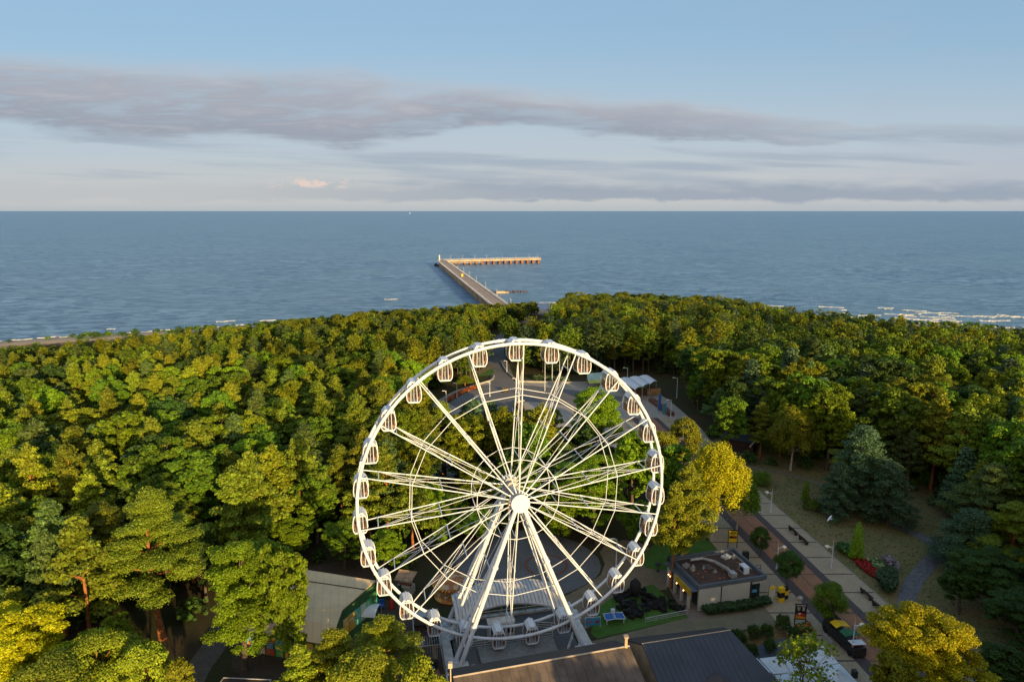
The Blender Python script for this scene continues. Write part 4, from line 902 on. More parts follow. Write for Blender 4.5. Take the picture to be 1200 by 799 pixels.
wallquad(m, c5, q3, 3.1, 4.8); wallquad(m, q3, q2, 4.8, 5.4); wallquad(m, q2, q1, 5.4, 5.4); wallquad(m, q1, P4.lerp(P3, .03), 5.4, 4.8); wallquad(m, P4.lerp(P3, .03), c6, 4.8, 3.1); m.build('wall', gboard, gh)
cols = [(.55, .16, .05), (.08, .35, .12), (.30, .52, .62), (.62, .55, .48), (.60, .35, .03), (.10, .30, .45), (.45, .06, .04), (.20, .32, .30)]
nn_ = (c5 - c6).normalized(); out = Vector((nn_.y, -nn_.x, 0)); an = math.atan2(nn_.y, nn_.x); Lw = (c5 - c6).length
for i in range(9):
    for j in range(3):
        cc_ = cols[(i * 3 + j * 5 + (i * j) % 4) % 8]; p = c6 + nn_ * (Lw * (i + .5) / 9.0); m = MB()
        m.box(L(Vector((p.x, p.y, .55 + j * .85)) + out * .2), (Lw / 9 * (.9 if (i + j) % 3 else .7), .06, .8), an); m.build('coloured_panel', mat('panel_colour_%s' % 'abcdefgh'[cols.index(cc_)], cc_, .7, .3, 1.5, col2=cols[(cols.index(cc_) + 3) % 8], thr=(.5, .62)), gh)
nn2 = (q2 - q3).copy(); nn2.z = 0; L2 = nn2.length; nn2.normalize(); out2 = Vector((nn2.y, -nn2.x, 0)); an2 = math.atan2(nn2.y, nn2.x)
for i, cc_ in enumerate(((.60, .35, .03), (.50, .30, .05), (.10, .42, .30), (.35, .55, .50), (.06, .38, .15))):
    p = q3 + nn2 * (L2 * (.1 + .17 * i)) ; m = MB(); m.box(L(Vector((p.x, p.y, 2.4 + .1 * i)) + out2 * .2), (L2 * .16, .06, 2.2), an2); m.build('mural_panel', mat('mural_%s' % 'abcde'[i], cc_, .7, .3, 1.2, col2=(.5, .5, .35), thr=(.52, .6)), gh)
m = MB(); m.tube(L(Vector((q2.x, q2.y, 5.1)) + out2 * .3), L(Vector((q2.x, q2.y, 0)) + out2 * .3), .07, n=6); m.build('drainpipe', mat('bright_green', (.05, .40, .18)), gh)
# its green side fence, awning
gf = empty('green_fence', at(440, 712), 0, 'dark green board fence right of the green house', 'fence'); m = MB()
fa, fb_ = at(441, 704), at(478, 712)
pts_ = [at(441, 702), at(470, 702), at(478, 716)]
for a_, b_ in zip(pts_[:-1], pts_[1:]):
    c_ = (a_ + b_) / 2 - gf.location; d_ = b_ - a_; m.box((c_.x, c_.y, 1.05), (d_.length, .1, 2.1), math.atan2(d_.y, d_.x))
m.build('boards', mat('fence_green', (.03, .085, .045), .8, .3, 1, stripe=((0, 0, 1), .35, .5)), gf)
for a_ in pts_: p = a_ - gf.location; m = MB(); m.box((p.x, p.y, 1.15), (.16, .16, 2.3)); m.build('post', dark, gf)
m = MB(); p = pts_[0].lerp(pts_[1], .25) - gf.location; m.box((p.x, p.y - .12, 1.7), (.9, .05, .6)); m.build('notice', mat('notice', (.4, .42, .42)), gf)
aw = empty('barrel_awning', at(427, 733), -.12, 'white arched awning beside the green house', 'awning'); m = MB(); vs = []; n_ = 9
for i in range(n_ + 1):
    t = math.pi * (.08 + .84 * i / n_); vs += [(-2.0, -1.5 * math.cos(t), 2.0 + .95 * math.sin(t)), (2.0, -1.5 * math.cos(t), 2.0 + .95 * math.sin(t))]
m.add(vs, [(2 * i, 2 * i + 1, 2 * i + 3, 2 * i + 2) for i in range(n_)], True); m.build('cover', mat('awning_sheet', (.66, .68, .70), .6, .1, 1), aw)
for x_ in (-1.9, 1.9):
    for y_ in (-1.4, 1.4): m = MB(); m.tube((x_, y_, 0), (x_, y_, 2.3), .05, n=6); m.build('post', steel, aw)
# red and blue small figures near the fence
m = MB(); m.lathe((0, 0, 0), [(.3, 0), (.4, .6), (.22, 1.3), (.0, 2.0)], 8); o = m.build('folded_sunshade', red); o.location = at(459, 713); tag(o, 'narrow red folded sunshade by the green fence', 'sunshade')
bb = empty('garden_seat', at(445, 713), .2, 'small blue seat in front of the green fence', 'seat'); m = MB(); m.box((0, 0, .45), (1.2, .7, .3)); m.build('seat', blue, bb); m = MB(); m.box((0, .35, .85), (1.2, .15, .6)); m.build('backrest', blue, bb)
# kiosk with tan roof
ki = empty('wooden_kiosk', at(475.5, 694), -.25, 'small pale kiosk with a tan open roof in the trees left of the wheel', 'kiosk'); m = MB(); m.box((0, 0, .6), (2.3, 1.5, 1.2)); m.build('counter', mat('kiosk_panel', (.42, .40, .33), .8, .2, 1), ki)
m = MB(); m.slab([(-1.3, -.9, 2.3), (1.3, -.9, 2.3), (1.4, 1.0, 2.9), (-1.3, 1.0, 2.9)], .1); m.build('roof', mat('tan_boards', (.42, .28, .17), .8, .4, 2), ki)
for x_ in (-1.1, 1.1):
    for y_ in (-.7, .7): m = MB(); m.tube((x_, y_, 1.2), (x_, y_, 2.5), .06, n=5); m.build('post', wood, ki)
m = MB()
for i in range(6): m.ball((-.8 + i * .32, 0, 1.35), .2, 6, 4)
m.build('goods', mat('goods_red', (.35, .12, .08)), ki)
# carousel
ca = empty('carousel', at(529, 698), 0, 'round carousel with an orange decorated rim among the trees behind the wheel', 'carousel')
ogold = mat('carousel_orange', (.50, .16, .04), .5, .5, 1.6, col2=(.62, .42, .12), thr=(.45, .55)); m = MB(); m.lathe((0, 0, 0), [(0, .5), (4.0, .5), (4.0, .1), (0, .1)], 28); m.build('platform', ogold, ca)
m = MB(); m.lathe((0, 0, 0), [(4.1, 3.4), (4.2, 4.0), (0.3, 5.2), (0, 5.2)], 16, smooth=False); m.build('canopy', mat('carousel_top', (.35, .13, .05), .6, .5, .9, col2=(.5, .36, .2), thr=(.48, .54)), ca)
m = MB()
for i in range(32): a_ = 2 * math.pi * i / 32; m.lathe((4.15 * math.cos(a_), 4.15 * math.sin(a_), 3.1), [(0, 0), (.36, .25), (.36, .7), (0, .75)], 6)
m.build('scalloped_rim', ogold, ca); m = MB(); m.tube((0, 0, .5), (0, 0, 5), .9, n=14); m.build('centre_drum', mat('drum', (.55, .40, .22), .5, .4, 2), ca)
for i in range(10):
    a_ = 2 * math.pi * i / 10; x_, y_ = 3.2 * math.cos(a_), 3.2 * math.sin(a_); m = MB(); m.tube((x_, y_, .5), (x_, y_, 4), .04, n=5); t_ = a_ + math.pi / 2
    m.ball((x_, y_, 1.4), .32, 8, 5, (1.0 + .8 * abs(math.cos(t_)), 1.0 + .8 * abs(math.sin(t_)), .9)); hx, hy_ = x_ + .55 * math.cos(t_), y_ + .55 * math.sin(t_); m.tube((x_ + .35 * math.cos(t_), y_ + .35 * math.sin(t_), 1.5), (hx, hy_, 2.0), .14, .1, 6); m.tube((hx, hy_, 2.0), (hx + .25 * math.cos(t_), hy_ + .25 * math.sin(t_), 1.85), .11, .07, 6)
    for s_ in (-.35, .35):
        for e in (-.1, .1): m.tube((x_ + s_ * math.cos(t_) - e * math.sin(t_), y_ + s_ * math.sin(t_) + e * math.cos(t_), 1.3), (x_ + s_ * 1.3 * math.cos(t_) - e * math.sin(t_), y_ + s_ * 1.3 * math.sin(t_) + e * math.cos(t_), .75), .05, .04, 5)
    m.build('carved_horse', mat('horse_paint', (.62, .56, .46), .4, .3, 3), ca)
ca.scale = (.6, .6, .6)
# open pen left of the wheel base
pn = empty('storage_pen', at(502, 763), .19, 'narrow grey open topped pen with goods left of the wheel base', 'pen')
m = MB(); m.box((-1.65, 0, 1.0), (.1, 11.5, 2.0)); m.box((1.65, 0, 1.0), (.1, 11.5, 2.0)); m.box((0, 5.7, 1.0), (3.3, .1, 2.0)); m.build('wall', steel, pn)
m = MB(); m.box((0, 4.9, 2.06), (3.4, 1.6, .1)); m.build('roof', steel, pn); m = MB(); m.box((0, -.3, .08), (3.2, 11.2, .1)); m.build('floor', mat('pen_floor', (.10, .07, .055), .9, .3, 1), pn)
m = MB()
for i in range(12): m.tube((-1.6 + i * .29, -1.6, 0), (-1.6 + i * .29, -1.6, 1.9), .035, n=5)
for i in range(12): m.tube((-1.6 + i * .29, -1.6, 1.9), (-1.6 + i * .29, .2, 2.0), .03, n=5)
m.tube((-1.6, -1.6, 1.9), (1.6, -1.6, 1.9), .05, n=5); m.build('grille', steel, pn)
for x_, y_, mm, s_ in ((-.8, 1.2, whitew, .35), (1.0, 2.4, black, .6), (.9, 1.0, dark, .5), (.4, -3.4, black, .7), (.2, -3.9, blue, .4), (-.7, -3.2, dark, .5)):
    m = MB(); m.box((0, 0, s_ * .6), (s_ * 1.5, s_ * 1.1, s_ * 1.1), random.random()); m.box((.1, 0, s_ * 1.25), (s_ * .9, s_ * .8, s_ * .3), .3); o = m.build('covered_crate', mm); o.location = pn.matrix_basis @ Vector((x_, y_, .13)); 
    tag(o, {0.35: 'pale sack lying inside the grey pen, farthest left', .6: 'black bundle against the right wall of the grey pen', .5: ('dark bundle in the grey pen near its grille' if y_ > 0 else 'dark box at the near left end of the grey pen'), .7: 'largest black bundle at the near end of the grey pen', .4: 'blue box at the near end of the grey pen'}[s_], 'bundle')
wf = empty('timber_frame', at(519, 775), .19, 'flat rectangular timber frame on the ground between pen and wheel base', 'timber frame'); m = MB()
for x_ in (-.85, .85): m.box((x_, 0, .15), (.5, 6.0, .2))
for y_ in (-2.8, 2.8): m.box((0, y_, .156), (1.2, .5, .19))
m.build('board', mat('tan_timber', (.30, .19, .10), .8, .3, 2), wf)
m = MB(); dz = at(290, 812, 2.4); o = empty('shed', Vector((dz.x, dz.y, 0)), 0, 'dark flat shed roof with a pale metal edge at the bottom left', 'shed')
c0, c1 = at(262, 794, 2.6) - o.location, at(318, 796.5, 2.6) - o.location; d_ = (c1 - c0); d_.z = 0; n_ = Vector((d_.y, -d_.x, 0)).normalized() * 4.5
m.slab([c0 + n_, c1 + n_, c1, c0], .15); m.build('roof', mat('felt_roof', (.05, .042, .04), .9, .3, 2), o); m = MB(); e = Vector((0, 0, .04))
for a_, b_ in ((c0, c1), (c0, c0 + n_), (c1, c1 + n_)): m.tube(a_ + e, b_ + e, .07, n=5)
m.build('trim', steel, o); m = MB(); q_ = [c0, c1, c1 + n_, c0 + n_]; cen = sum(q_, Vector()) / 4; m.prism([cen.lerp(p, .93) for p in q_], 0, 2.42); m.build('wall', wallg, o)

# pale fabric roofs at the end of the promenade
Z2 = 4.0
fr = empty('market_shelter', at(752, 462), 0, 'open shelter with pale wavy fabric roofs at the end of the promenade', 'shelter'); of = Vector(fr.location)
cA, cB, cC, cD = at(726, 444.5, Z2), at(769, 439, Z2 + .3), at(771, 446.5, Z2), at(744, 456.5, Z2)
cA = at(726, 443.5, Z2); cB = at(762, 440, Z2)
c00, c10, c11, c01 = at(744, 456.5, Z2), at(771, 446.5, Z2), at(760, 439.5, Z2), at(726, 443.5, Z2)
for k in range(3):
    m = MB(); N = 10; vs = []
    for i in range(N + 1):
        t = (k + i / N * .94) / 3
        for j in range(5):
            s_ = j / 4; p = c00.lerp(c10, t).lerp(c01.lerp(c11, t), s_) - of; vs.append((p.x, p.y, p.z + .4 * math.sin(math.pi * i / N) * (1 - .3 * s_)))
    fs = [(i * 5 + j, (i + 1) * 5 + j, (i + 1) * 5 + j + 1, i * 5 + j + 1) for i in range(N) for j in range(4)]; n_ = len(vs); vs += [(a_, b_, z_ - .08) for a_, b_, z_ in vs]; fs += [tuple(n_ + q_ for q_ in reversed(f)) for f in fs]
    m.add(vs, fs); m.build('fabric_roof', canvas, fr)
for t in (.05, .35, .65, .95):
    for s_ in (.05, .95): p = c00.lerp(c10, t).lerp(c01.lerp(c11, t), s_) - of; m = MB(); m.tube((p.x, p.y, 0), (p.x, p.y, p.z), .12, n=8); m.build('post', steel, fr)
m = MB(); p = c00.lerp(c11, .5) - of; m.box((p.x, p.y, 1.1), (9, 1.2, 2.2), .5); m.build('stall_wall', mat('stall_brown', (.16, .09, .05), .9, .3), fr)
def bann(px, py, w_, h_, mm, lab, z0=.3):
    o = empty('banner', at(px, py), .1, lab, 'banner'); m = MB(); m.box((0, 0, z0 + h_ / 2), (w_, .08, h_)); m.build('cloth', mm, o); m = MB()
    for s_ in (-1, 1): m.tube((s_ * w_ / 2, 0, 0), (s_ * w_ / 2, 0, z0 + h_), .05, n=5)
    m.build('pole', steel, o)
bann(753, 463, 2.4, 2.6, mat('lime_banner', (.22, .42, .08), .7, .2, 1), 'lime green banner under the pale fabric roofs'); bann(748.5, 461, .9, 3.6, blue, 'tall blue banner left of the lime banner under the fabric roofs'); bann(766, 464, 4.0, 2.0, mat('tan_banner', (.42, .25, .12), .8, .4, 1), 'tan boarded stall front right of the lime banner')
bann(772.5, 482, .8, 4.6, blue, 'tall narrow blue banner on the grey paving in front of the dark wood'); bann(778.5, 486, 1.0, 2.8, mat('teal_banner', (.05, .25, .35), .7), 'short teal banner right of the tall blue banner')
m = MB(); a_, b_ = at(763, 470) , at(786, 487)
for i in range(12): p = a_.lerp(b_, i / 11) - a_; m.box((p.x, p.y, .45), (1.6, 1.0, .9 + .1 * (i % 3)), random.random())
o = m.build('low_planter', mat('planter_brown', (.16, .075, .05), .9, .3, 1)); o.location = a_; tag(o, 'long reddish brown planter edging the paving right of the fabric roofs', 'planter')
bt = empty('beach_tent', at(702, 452), .2, 'pale green awning with yellow edge seen behind the upper wheel rim', 'awning'); m = MB(); m.slab([(-4.5, -2.5, 2.6), (4.5, -2.5, 2.6), (3.2, 2.5, 3.6), (-3.2, 2.5, 3.6)], .1); m.build('cover', mat('mint_sheet', (.35, .48, .42), .7, .2, .5), bt); m = MB(); m.slab([(-4.4, -4.0, 2.0), (4.4, -4.0, 2.0), (4.5, -2.55, 2.6), (-4.5, -2.55, 2.6)], .08); m.build('valance', mat('valance_yellow', (.42, .48, .10), .7, .2, .5), bt)
for x_ in (-4, 4):
    for y_ in (-2.3, 2.3): m = MB(); m.tube((x_ * .8, y_, 0), (x_ * .8, y_, 2.9), .08, n=6); m.build('post', steel, bt)
st_ = empty('bar_hut', at(866, 526), -.6, 'low dark hut with a pale sloping roof edge in the shaded trees', 'hut'); m = MB(); m.box((0, 0, 1.3), (7, 3.6, 2.6)); m.build('wall', mat('hut_brown', (.06, .035, .03), .9, .3), st_)
m = MB(); m.slab([(-3.9, -2.2, 2.7), (3.9, -2.2, 2.7), (3.9, 2.2, 3.2), (-3.9, 2.2, 3.2)], .1); m.build('roof', mat('hut_roof', (.05, .05, .055), .8), st_); m = MB(); m.box((3.6, -2.3, 2.7), (.25, 4.6, .3)); m.build('gutter', whitew, st_)
m = MB()
for i in range(7): m.ball((-2 + .6 * i, -2.6, .6 + .15 * (i % 2)), .42, 7, 5, jit=.1)
o = m.build('flower_tub_row', mat('pink_flowers', (.35, .06, .08), .9, .5, 2)); o.location = at(842, 526); tag(o, 'row of pink flowers in front of the low dark hut', 'flowers')
# plaza planters and orange border
fm = mat('orange_flowers', (.50, .16, .03), .9, .5, 1.2)
def flowerbed(name, pts, h, mm, lab, cat='flower bed', n_=400, leafs=.28, spread=None):
    pts = [Vector((p[0], p[1])) for p in pts]; cx = sum((p.x for p in pts)) / len(pts); cy = sum((p.y for p in pts)) / len(pts)
    x0, x1 = min(p.x for p in pts), max(p.x for p in pts); y0, y1 = min(p.y for p in pts), max(p.y for p in pts); m = MB(); c_ = 0; tries = 0
    def inside(x, y):
        r_ = False; j = len(pts) - 1
        for i in range(len(pts)):
            if (pts[i].y > y) != (pts[j].y > y) and x < (pts[j].x - pts[i].x) * (y - pts[i].y) / (pts[j].y - pts[i].y) + pts[i].x: r_ = not r_
            j = i
        return r_
    while c_ < n_ and tries < 20000:
        tries += 1; x, y = random.uniform(x0, x1), random.uniform(y0, y1)
        if not inside(x, y): continue
        c_ += 1; s_ = leafs * random.uniform(.6, 1.3); z = h * random.uniform(.4, 1.0); nx, ny = random.uniform(-.5, .5), random.uniform(-.5, .5)
        a_ = random.uniform(0, 6.28); ca_, sa = math.cos(a_) * s_, math.sin(a_) * s_
        m.mi = random.randrange(len(mm)) if isinstance(mm, list) else 0
        q_ = [(ca_, sa), (-sa, ca_), (-ca_, -sa), (sa, -ca_)]; m.add([(x - cx + a1, y - cy + b1, z - nx * a1 - ny * b1) for a1, b1 in q_], [(0, 1, 2, 3)])
    m.mi = 0; o = m.build(name, mm); o.location = (cx, cy, 0.02); tag(o, lab, cat); return o
flowerbed('flower_bed', smoothpoly(A((522, 470), (535, 462), (550, 456), (562, 452), (563, 455), (548, 459), (534, 466), (524, 473)), 1), .7, [fm, mat('bed_red', (.30, .07, .03))], 'orange flower border along the left rim of the plaza', n_=900, leafs=.4)
flowerbed('planter_bed', smoothpoly(A((589, 457), (595, 457), (595, 461), (589, 461))), .8, [fm, lawn], 'small round tub of orange flowers in the middle of the plaza', n_=90)
flowerbed('flower_bed', smoothpoly(A((600, 476), (612, 474), (616, 488), (606, 488))), .8, [lawn, mat('bed_red', (.3, .07, .03)), mat('hedge_leaf', (.03, .07, .015))], 'planted oval inside the kerb loop of the plaza', n_=700, leafs=.35)
flowerbed('hedge', A((625, 446), (668, 448), (668, 445), (625, 443)), 1.0, [mat('hedge_leaf', (.03, .07, .015)), mat('hedge_pale', (.12, .16, .08))], 'pale green low hedge behind the plaza at the flagpoles', 'hedge', 1800, .4)
flowerbed('flower_bed', smoothpoly(A((998, 655), (1008, 654), (1020, 662), (1031, 672), (1030, 680), (1020, 676), (1006, 664)), 1), .45, [mat('scarlet_flowers', (.36, .018, .010), .9, .4, 2), mat('scarlet_flowers_deep', (.22, .02, .012), .9)], 'bed of scarlet flowers beside the right pavement', n_=900, leafs=.2)
flowerbed('flower_bed', smoothpoly(A((1012, 656), (1028, 657), (1044, 668), (1040, 676), (1030, 672)), 1), .5, [mat('hedge_leaf', (.03, .07, .015)), mat('pale_petals', (.30, .36, .16)), lawn], 'green and cream plant bed right of the scarlet flowers', n_=600, leafs=.22)
flowerbed('flower_bed', smoothpoly(A((1032, 655), (1044, 657), (1054, 668), (1052, 674), (1040, 666)), 1), 1.0, [mat('mauve_shrub', (.17, .13, .14)), mat('mauve_pale', (.24, .20, .21))], 'mauve shrubs at the far edge of the flower beds', n_=500, leafs=.25)
flowerbed('hedge', smoothpoly(A((978, 642), (990, 640), (1003, 648), (1000, 656), (985, 650)), 1), 1.0, [mat('hedge_leaf', (.03, .07, .015)), lawn], 'round green shrub border left of the scarlet flowers', 'hedge', 900, .25)
flowerbed('hedge', smoothpoly(A((1024, 680), (1040, 672), (1052, 678), (1048, 700), (1036, 698)), 1), 1.5, [mat('hedge_dark', (.02, .04, .012)), mat('hedge_leaf', (.03, .07, .015))], 'dark shrub mass at the near end of the flower beds', 'hedge', 1200, .28)
flowerbed('flower_bed', smoothpoly(A((1024, 672), (1040, 674), (1046, 679), (1030, 677)), 1), .6, [lawn, mat('yellow_petals', (.35, .38, .03))], 'thin yellow green strip under the scarlet flowers', n_=250, leafs=.2)
flowerbed('hedge', [cl(.3, -.2), cl(10.4, -.4), cl(10.3, -1.6), cl(6, -1.9), cl(.6, -1.6)], 1.0, [mat('hedge_dark', (.02, .04, .012)), mat('hedge_leaf', (.03, .07, .015))], 'dark hedge along the front wall of the cafe', 'hedge', 2600, .2)
flowerbed('flower_bed', A((930, 738), (948, 734), (952, 742), (935, 746)), .9, [lawn, mat('hedge_leaf', (.03, .07, .015)), fm], 'plants with orange blooms next to the slate bed', n_=400, leafs=.2)
m = MB(); m.add([(-.02, 0, 0), (-.28, .12, .1), (-.62, .05, .02), (-.3, -.08, .06), (.02, 0, .06), (.28, .12, .14), (.62, .05, .08), (.3, -.08, .08)], [(0, 1, 2, 3), (4, 7, 6, 5), (0, 3, 7, 4), (0, 4, 5, 1)]); m.ball((0, 0, .03), .12, 8, 6, (.7, 2.2, .7)); m.ball((0, -.28, .06), .08, 6, 5)
o = m.build('seagull', white); o.location = at(972.5, 607.5, 7); o.scale = (1.15, 1.15, 1.15); o.rotation_euler = (0, -.5, .6); tag(o, 'white seagull flying over the dry lawn right of the promenade', 'seagull')
bs = empty('bean_bag_group', at(803, 655), .1, 'dark covered heap under the two pines on the lawn', 'covered heap'); m = MB()
for i in range(7): m.ball((-2.4 + i * .8, random.uniform(-.4, .4), .35), .6, 8, 5, (1, .8, .75), .12)
m.build('cover', mat('heap_cover', (.03, .035, .045), .8, .4, 2), bs)
# ------------------------------------------------------------------ trees
def leafmat(name, back=.34):
    m = bpy.data.materials.new(name); m.use_nodes = True; t = NT(m.node_tree); b = t.n['Principled BSDF']; out = t.n['Material Output']
    at_ = t.new('ShaderNodeAttribute'); at_.attribute_name = 'tint'; oi = t.new('ShaderNodeObjectInfo')
    hs = t.new('ShaderNodeHueSaturation'); t.link(at_.outputs['Color'], hs.inputs['Color'])
    t.link(t.math('MULTIPLY_ADD', oi.outputs['Random'], 0.03, 0.488), hs.inputs['Hue']); t.link(t.math('MULTIPLY_ADD', oi.outputs['Random'], 0.5, 0.75), hs.inputs['Value'])
    t.link(hs.outputs[0], b.inputs['Base Color']); b.inputs['Roughness'].default_value = .6; b.inputs['Specular IOR Level'].default_value = .2
    tr = t.new('ShaderNodeBsdfTranslucent'); t.link(hs.outputs[0], tr.inputs[0]); mx = t.new('ShaderNodeMixShader'); mx.inputs[0].default_value = back
    t.link(b.outputs[0], mx.inputs[1]); t.link(tr.outputs[0], mx.inputs[2]); t.link(mx.outputs[0], out.inputs[0]); return m
LEAF = leafmat('foliage'); NEED = leafmat('needles', .15)
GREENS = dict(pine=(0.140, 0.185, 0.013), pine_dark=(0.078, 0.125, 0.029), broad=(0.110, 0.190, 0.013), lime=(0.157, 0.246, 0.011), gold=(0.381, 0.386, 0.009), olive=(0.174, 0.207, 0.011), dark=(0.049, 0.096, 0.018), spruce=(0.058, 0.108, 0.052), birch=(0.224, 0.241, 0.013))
def puffs_for(kind, rng):
    """clumps: x y z rx ry rz  (metres)  + trunk limbs"""
    P = []; top = 1.0
    if kind == 'pine':                                   # Scots pine, nominal 16 m
        H = 16; nb = 34
        for i in range(nb):
            t = (i + .5) / nb; z = 5.6 + 9.4 * t; rr = (3.6 * (1 - t) ** .62 * (.62 + .38 * math.sin(math.pi * min(1, t * 1.2 + .1))) + .4) * rng.uniform(.7, 1.15)
            a = i * 2.4 + rng.uniform(-.5, .5)
            for f in (.35, .62, .85, 1.05):
                if f < .5 and t < .5: continue
                s_ = rng.uniform(.42, .74) * (1.1 - .3 * t); aa = a + rng.uniform(-.22, .22)
                P.append((rr * f * math.cos(aa), rr * f * math.sin(aa), z + f * .55 + rng.uniform(-.2, .25), s_ * 1.15, s_ * 1.15, s_ * .62))
        P.append((0, 0, 15.5, .6, .6, .7))
    elif kind == 'fir':                                  # broad shaggy conifer, branches to the ground
        H = 14; nb = 46
        for i in range(nb):
            t = (i + .5) / nb; z = 1.0 + 12.2 * t; rr = (3.9 * (1 - t ** 1.7) ** .8 + .3) * rng.uniform(.72, 1.12); a = i * 2.4 + rng.uniform(-.4, .4)
            for f in (.4, .65, .88, 1.08):
                s_ = rng.uniform(.5, .9); aa = a + rng.uniform(-.2, .2); P.append((rr * f * math.cos(aa), rr * f * math.sin(aa), z - f * .5 + rng.uniform(-.25, .25), s_ * 1.15, s_ * 1.15, s_ * .55))
    elif kind == 'pine_round':                           # dense rounded shore pine, nominal 9 m
        H = 9
        for i in range(60):
            z_ = rng.uniform(-.75, 1); a = rng.uniform(0, 6.283); k = math.sqrt(max(0, 1 - z_ * z_)) * rng.uniform(.7, 1); s_ = rng.uniform(.45, .8)
            P.append((2.75 * k * math.cos(a), 2.6 * k * math.sin(a), 5.3 + 2.9 * z_, s_, s_, s_ * .7))
    elif kind == 'broad':
        H = 14
        lob = [(rng.uniform(-1.6, 1.6), rng.uniform(-1.6, 1.6), rng.uniform(5.0, 11.6), rng.uniform(1.5, 2.7)) for _ in range(8)] + [(0, 0, 11.2, 2.3), (0, 0, 8, 3.0), (0, 0, 5.8, 2.5)]
        for i in range(210):
            L_ = lob[i % len(lob)]; z_ = rng.uniform(-.7, 1); a = rng.uniform(0, 6.283); k = math.sqrt(max(0, 1 - z_ * z_)); s_ = rng.uniform(.3, .62)
            P.append((L_[0] + L_[3] * rng.uniform(.6, 1.0) * k * math.cos(a), L_[1] + L_[3] * rng.uniform(.6, 1.0) * k * math.sin(a), L_[2] + L_[3] * .9 * z_, s_, s_, s_ * .7))
    elif kind == 'round':                                # clipped street tree, nominal 5 m
        H = 5
        for i in range(44):
            z_ = rng.uniform(-.9, 1); a = rng.uniform(0, 6.283); k = math.sqrt(max(0, 1 - z_ * z_)) * rng.uniform(.55, 1); s_ = rng.uniform(.35, .6)
            P.append((1.45 * k * math.cos(a), 1.45 * k * math.sin(a), 3.3 + 1.5 * z_, s_, s_, s_ * .8))
    elif kind == 'spruce':
        H = 14
        for i in range(62):
            t = i / 62; z = 2.0 + 11.6 * t; rr = 3.5 * (1 - t) ** .8 + .15; a = i * 2.4; s_ = .55 + .75 * (1 - t)
            P.append((rr * .8 * math.cos(a), rr * .8 * math.sin(a), z, s_ * 1.1, s_ * 1.1, s_ * .5))
            if i % 2: P.append((rr * .4 * math.cos(a + 2), rr * .4 * math.sin(a + 2), z, s_, s_, s_ * .6))
    elif kind == 'birch':                                # weeping
        H = 14
        for i in range(80):
            z_ = rng.uniform(-.3, 1); a = rng.uniform(0, 6.283); k = math.sqrt(max(0, 1 - z_ * z_)) * rng.uniform(.5, 1)
            P.append((3.9 * k * math.cos(a), 3.9 * k * math.sin(a), 7.8 + 5.2 * z_, rng.uniform(.5, .8), rng.uniform(.5, .8), rng.uniform(1.1, 1.9)))
    elif kind == 'column':
        H = 4
        for i in range(26): t = i / 26; a = i * 2.4; r_ = .75 * (1 - t) ** .7; P.append((r_ * .7 * math.cos(a), r_ * .7 * math.sin(a), .4 + 3.4 * t, .4 * (1.1 - t * .5), .4 * (1.1 - t * .5), .5))
    elif kind == 'sparse':
        H = 8
        for i in range(44):
            z_ = rng.uniform(-.8, 1); a = rng.uniform(0, 6.283); k = math.sqrt(max(0, 1 - z_ * z_)) * rng.uniform(.2, 1); P.append((2.4 * k * math.cos(a), 2.4 * k * math.sin(a), 5 + 2.6 * z_, .55, .55, .4))
    elif kind == 'shrub':
        H = 2.2
        for i in range(20): z_ = rng.uniform(0, 1); a = rng.uniform(0, 6.283); k = math.sqrt(max(0, 1 - z_ * z_)); P.append((1.0 * k * math.cos(a), 1.0 * k * math.sin(a), .5 + 1.3 * z_, .5, .5, .45))
    return H, np.array(P)
def leaves(P, n, size, rng, base, jit=.5, flat=0.0, up=.35, inner=.22, drop=0.0, cv=.20):
    """n leaf tufts (quads) spread over the clumps -> verts (4n,3), colours (n,3)"""
    vol = (P[:, 3] * P[:, 4]) ** 1.0; k = rng.choice(len(P), n, p=vol / vol.sum())
    d = rng.normal(size=(n, 3)); d[:, 2] = np.where(rng.random(n) < .7, np.abs(d[:, 2]), d[:, 2]); d /= np.linalg.norm(d, axis=1)[:, None]
    rad = np.where(rng.random(n) < inner, rng.uniform(.3, .9, n), rng.uniform(.66, 1.38, n))
    c = P[k, :3] + d * P[k, 3:6] * rad[:, None]
    nr = d / P[k, 3:6] * P[k, 3:4]; nr /= np.linalg.norm(nr, axis=1)[:, None]
    nr = nr + rng.normal(size=(n, 3)) * jit + np.array([0, 0, up]); nr /= np.linalg.norm(nr, axis=1)[:, None]
    t = np.cross(nr, rng.normal(size=(n, 3))); t /= np.linalg.norm(t, axis=1)[:, None]; b = np.cross(nr, t)
    s = size * rng.uniform(.55, 1.25, n)[:, None]; as_ = rng.uniform(.55, 1.0, n)[:, None]
    v = np.stack([c + t * s, c + b * s * as_, c - t * s * rng.uniform(.6, 1, n)[:, None], c - b * s * as_], 1).reshape(-1, 3)
    pc = 1 + rng.normal(size=(len(P), 1)) * cv * .6; col = np.array(base)[None] * pc[k] * (1 + rng.normal(size=(n, 1)) * cv)
    col = col * (1 + rng.normal(size=(n, 3)) * .06)
    return v, np.clip(col, .004, 1)
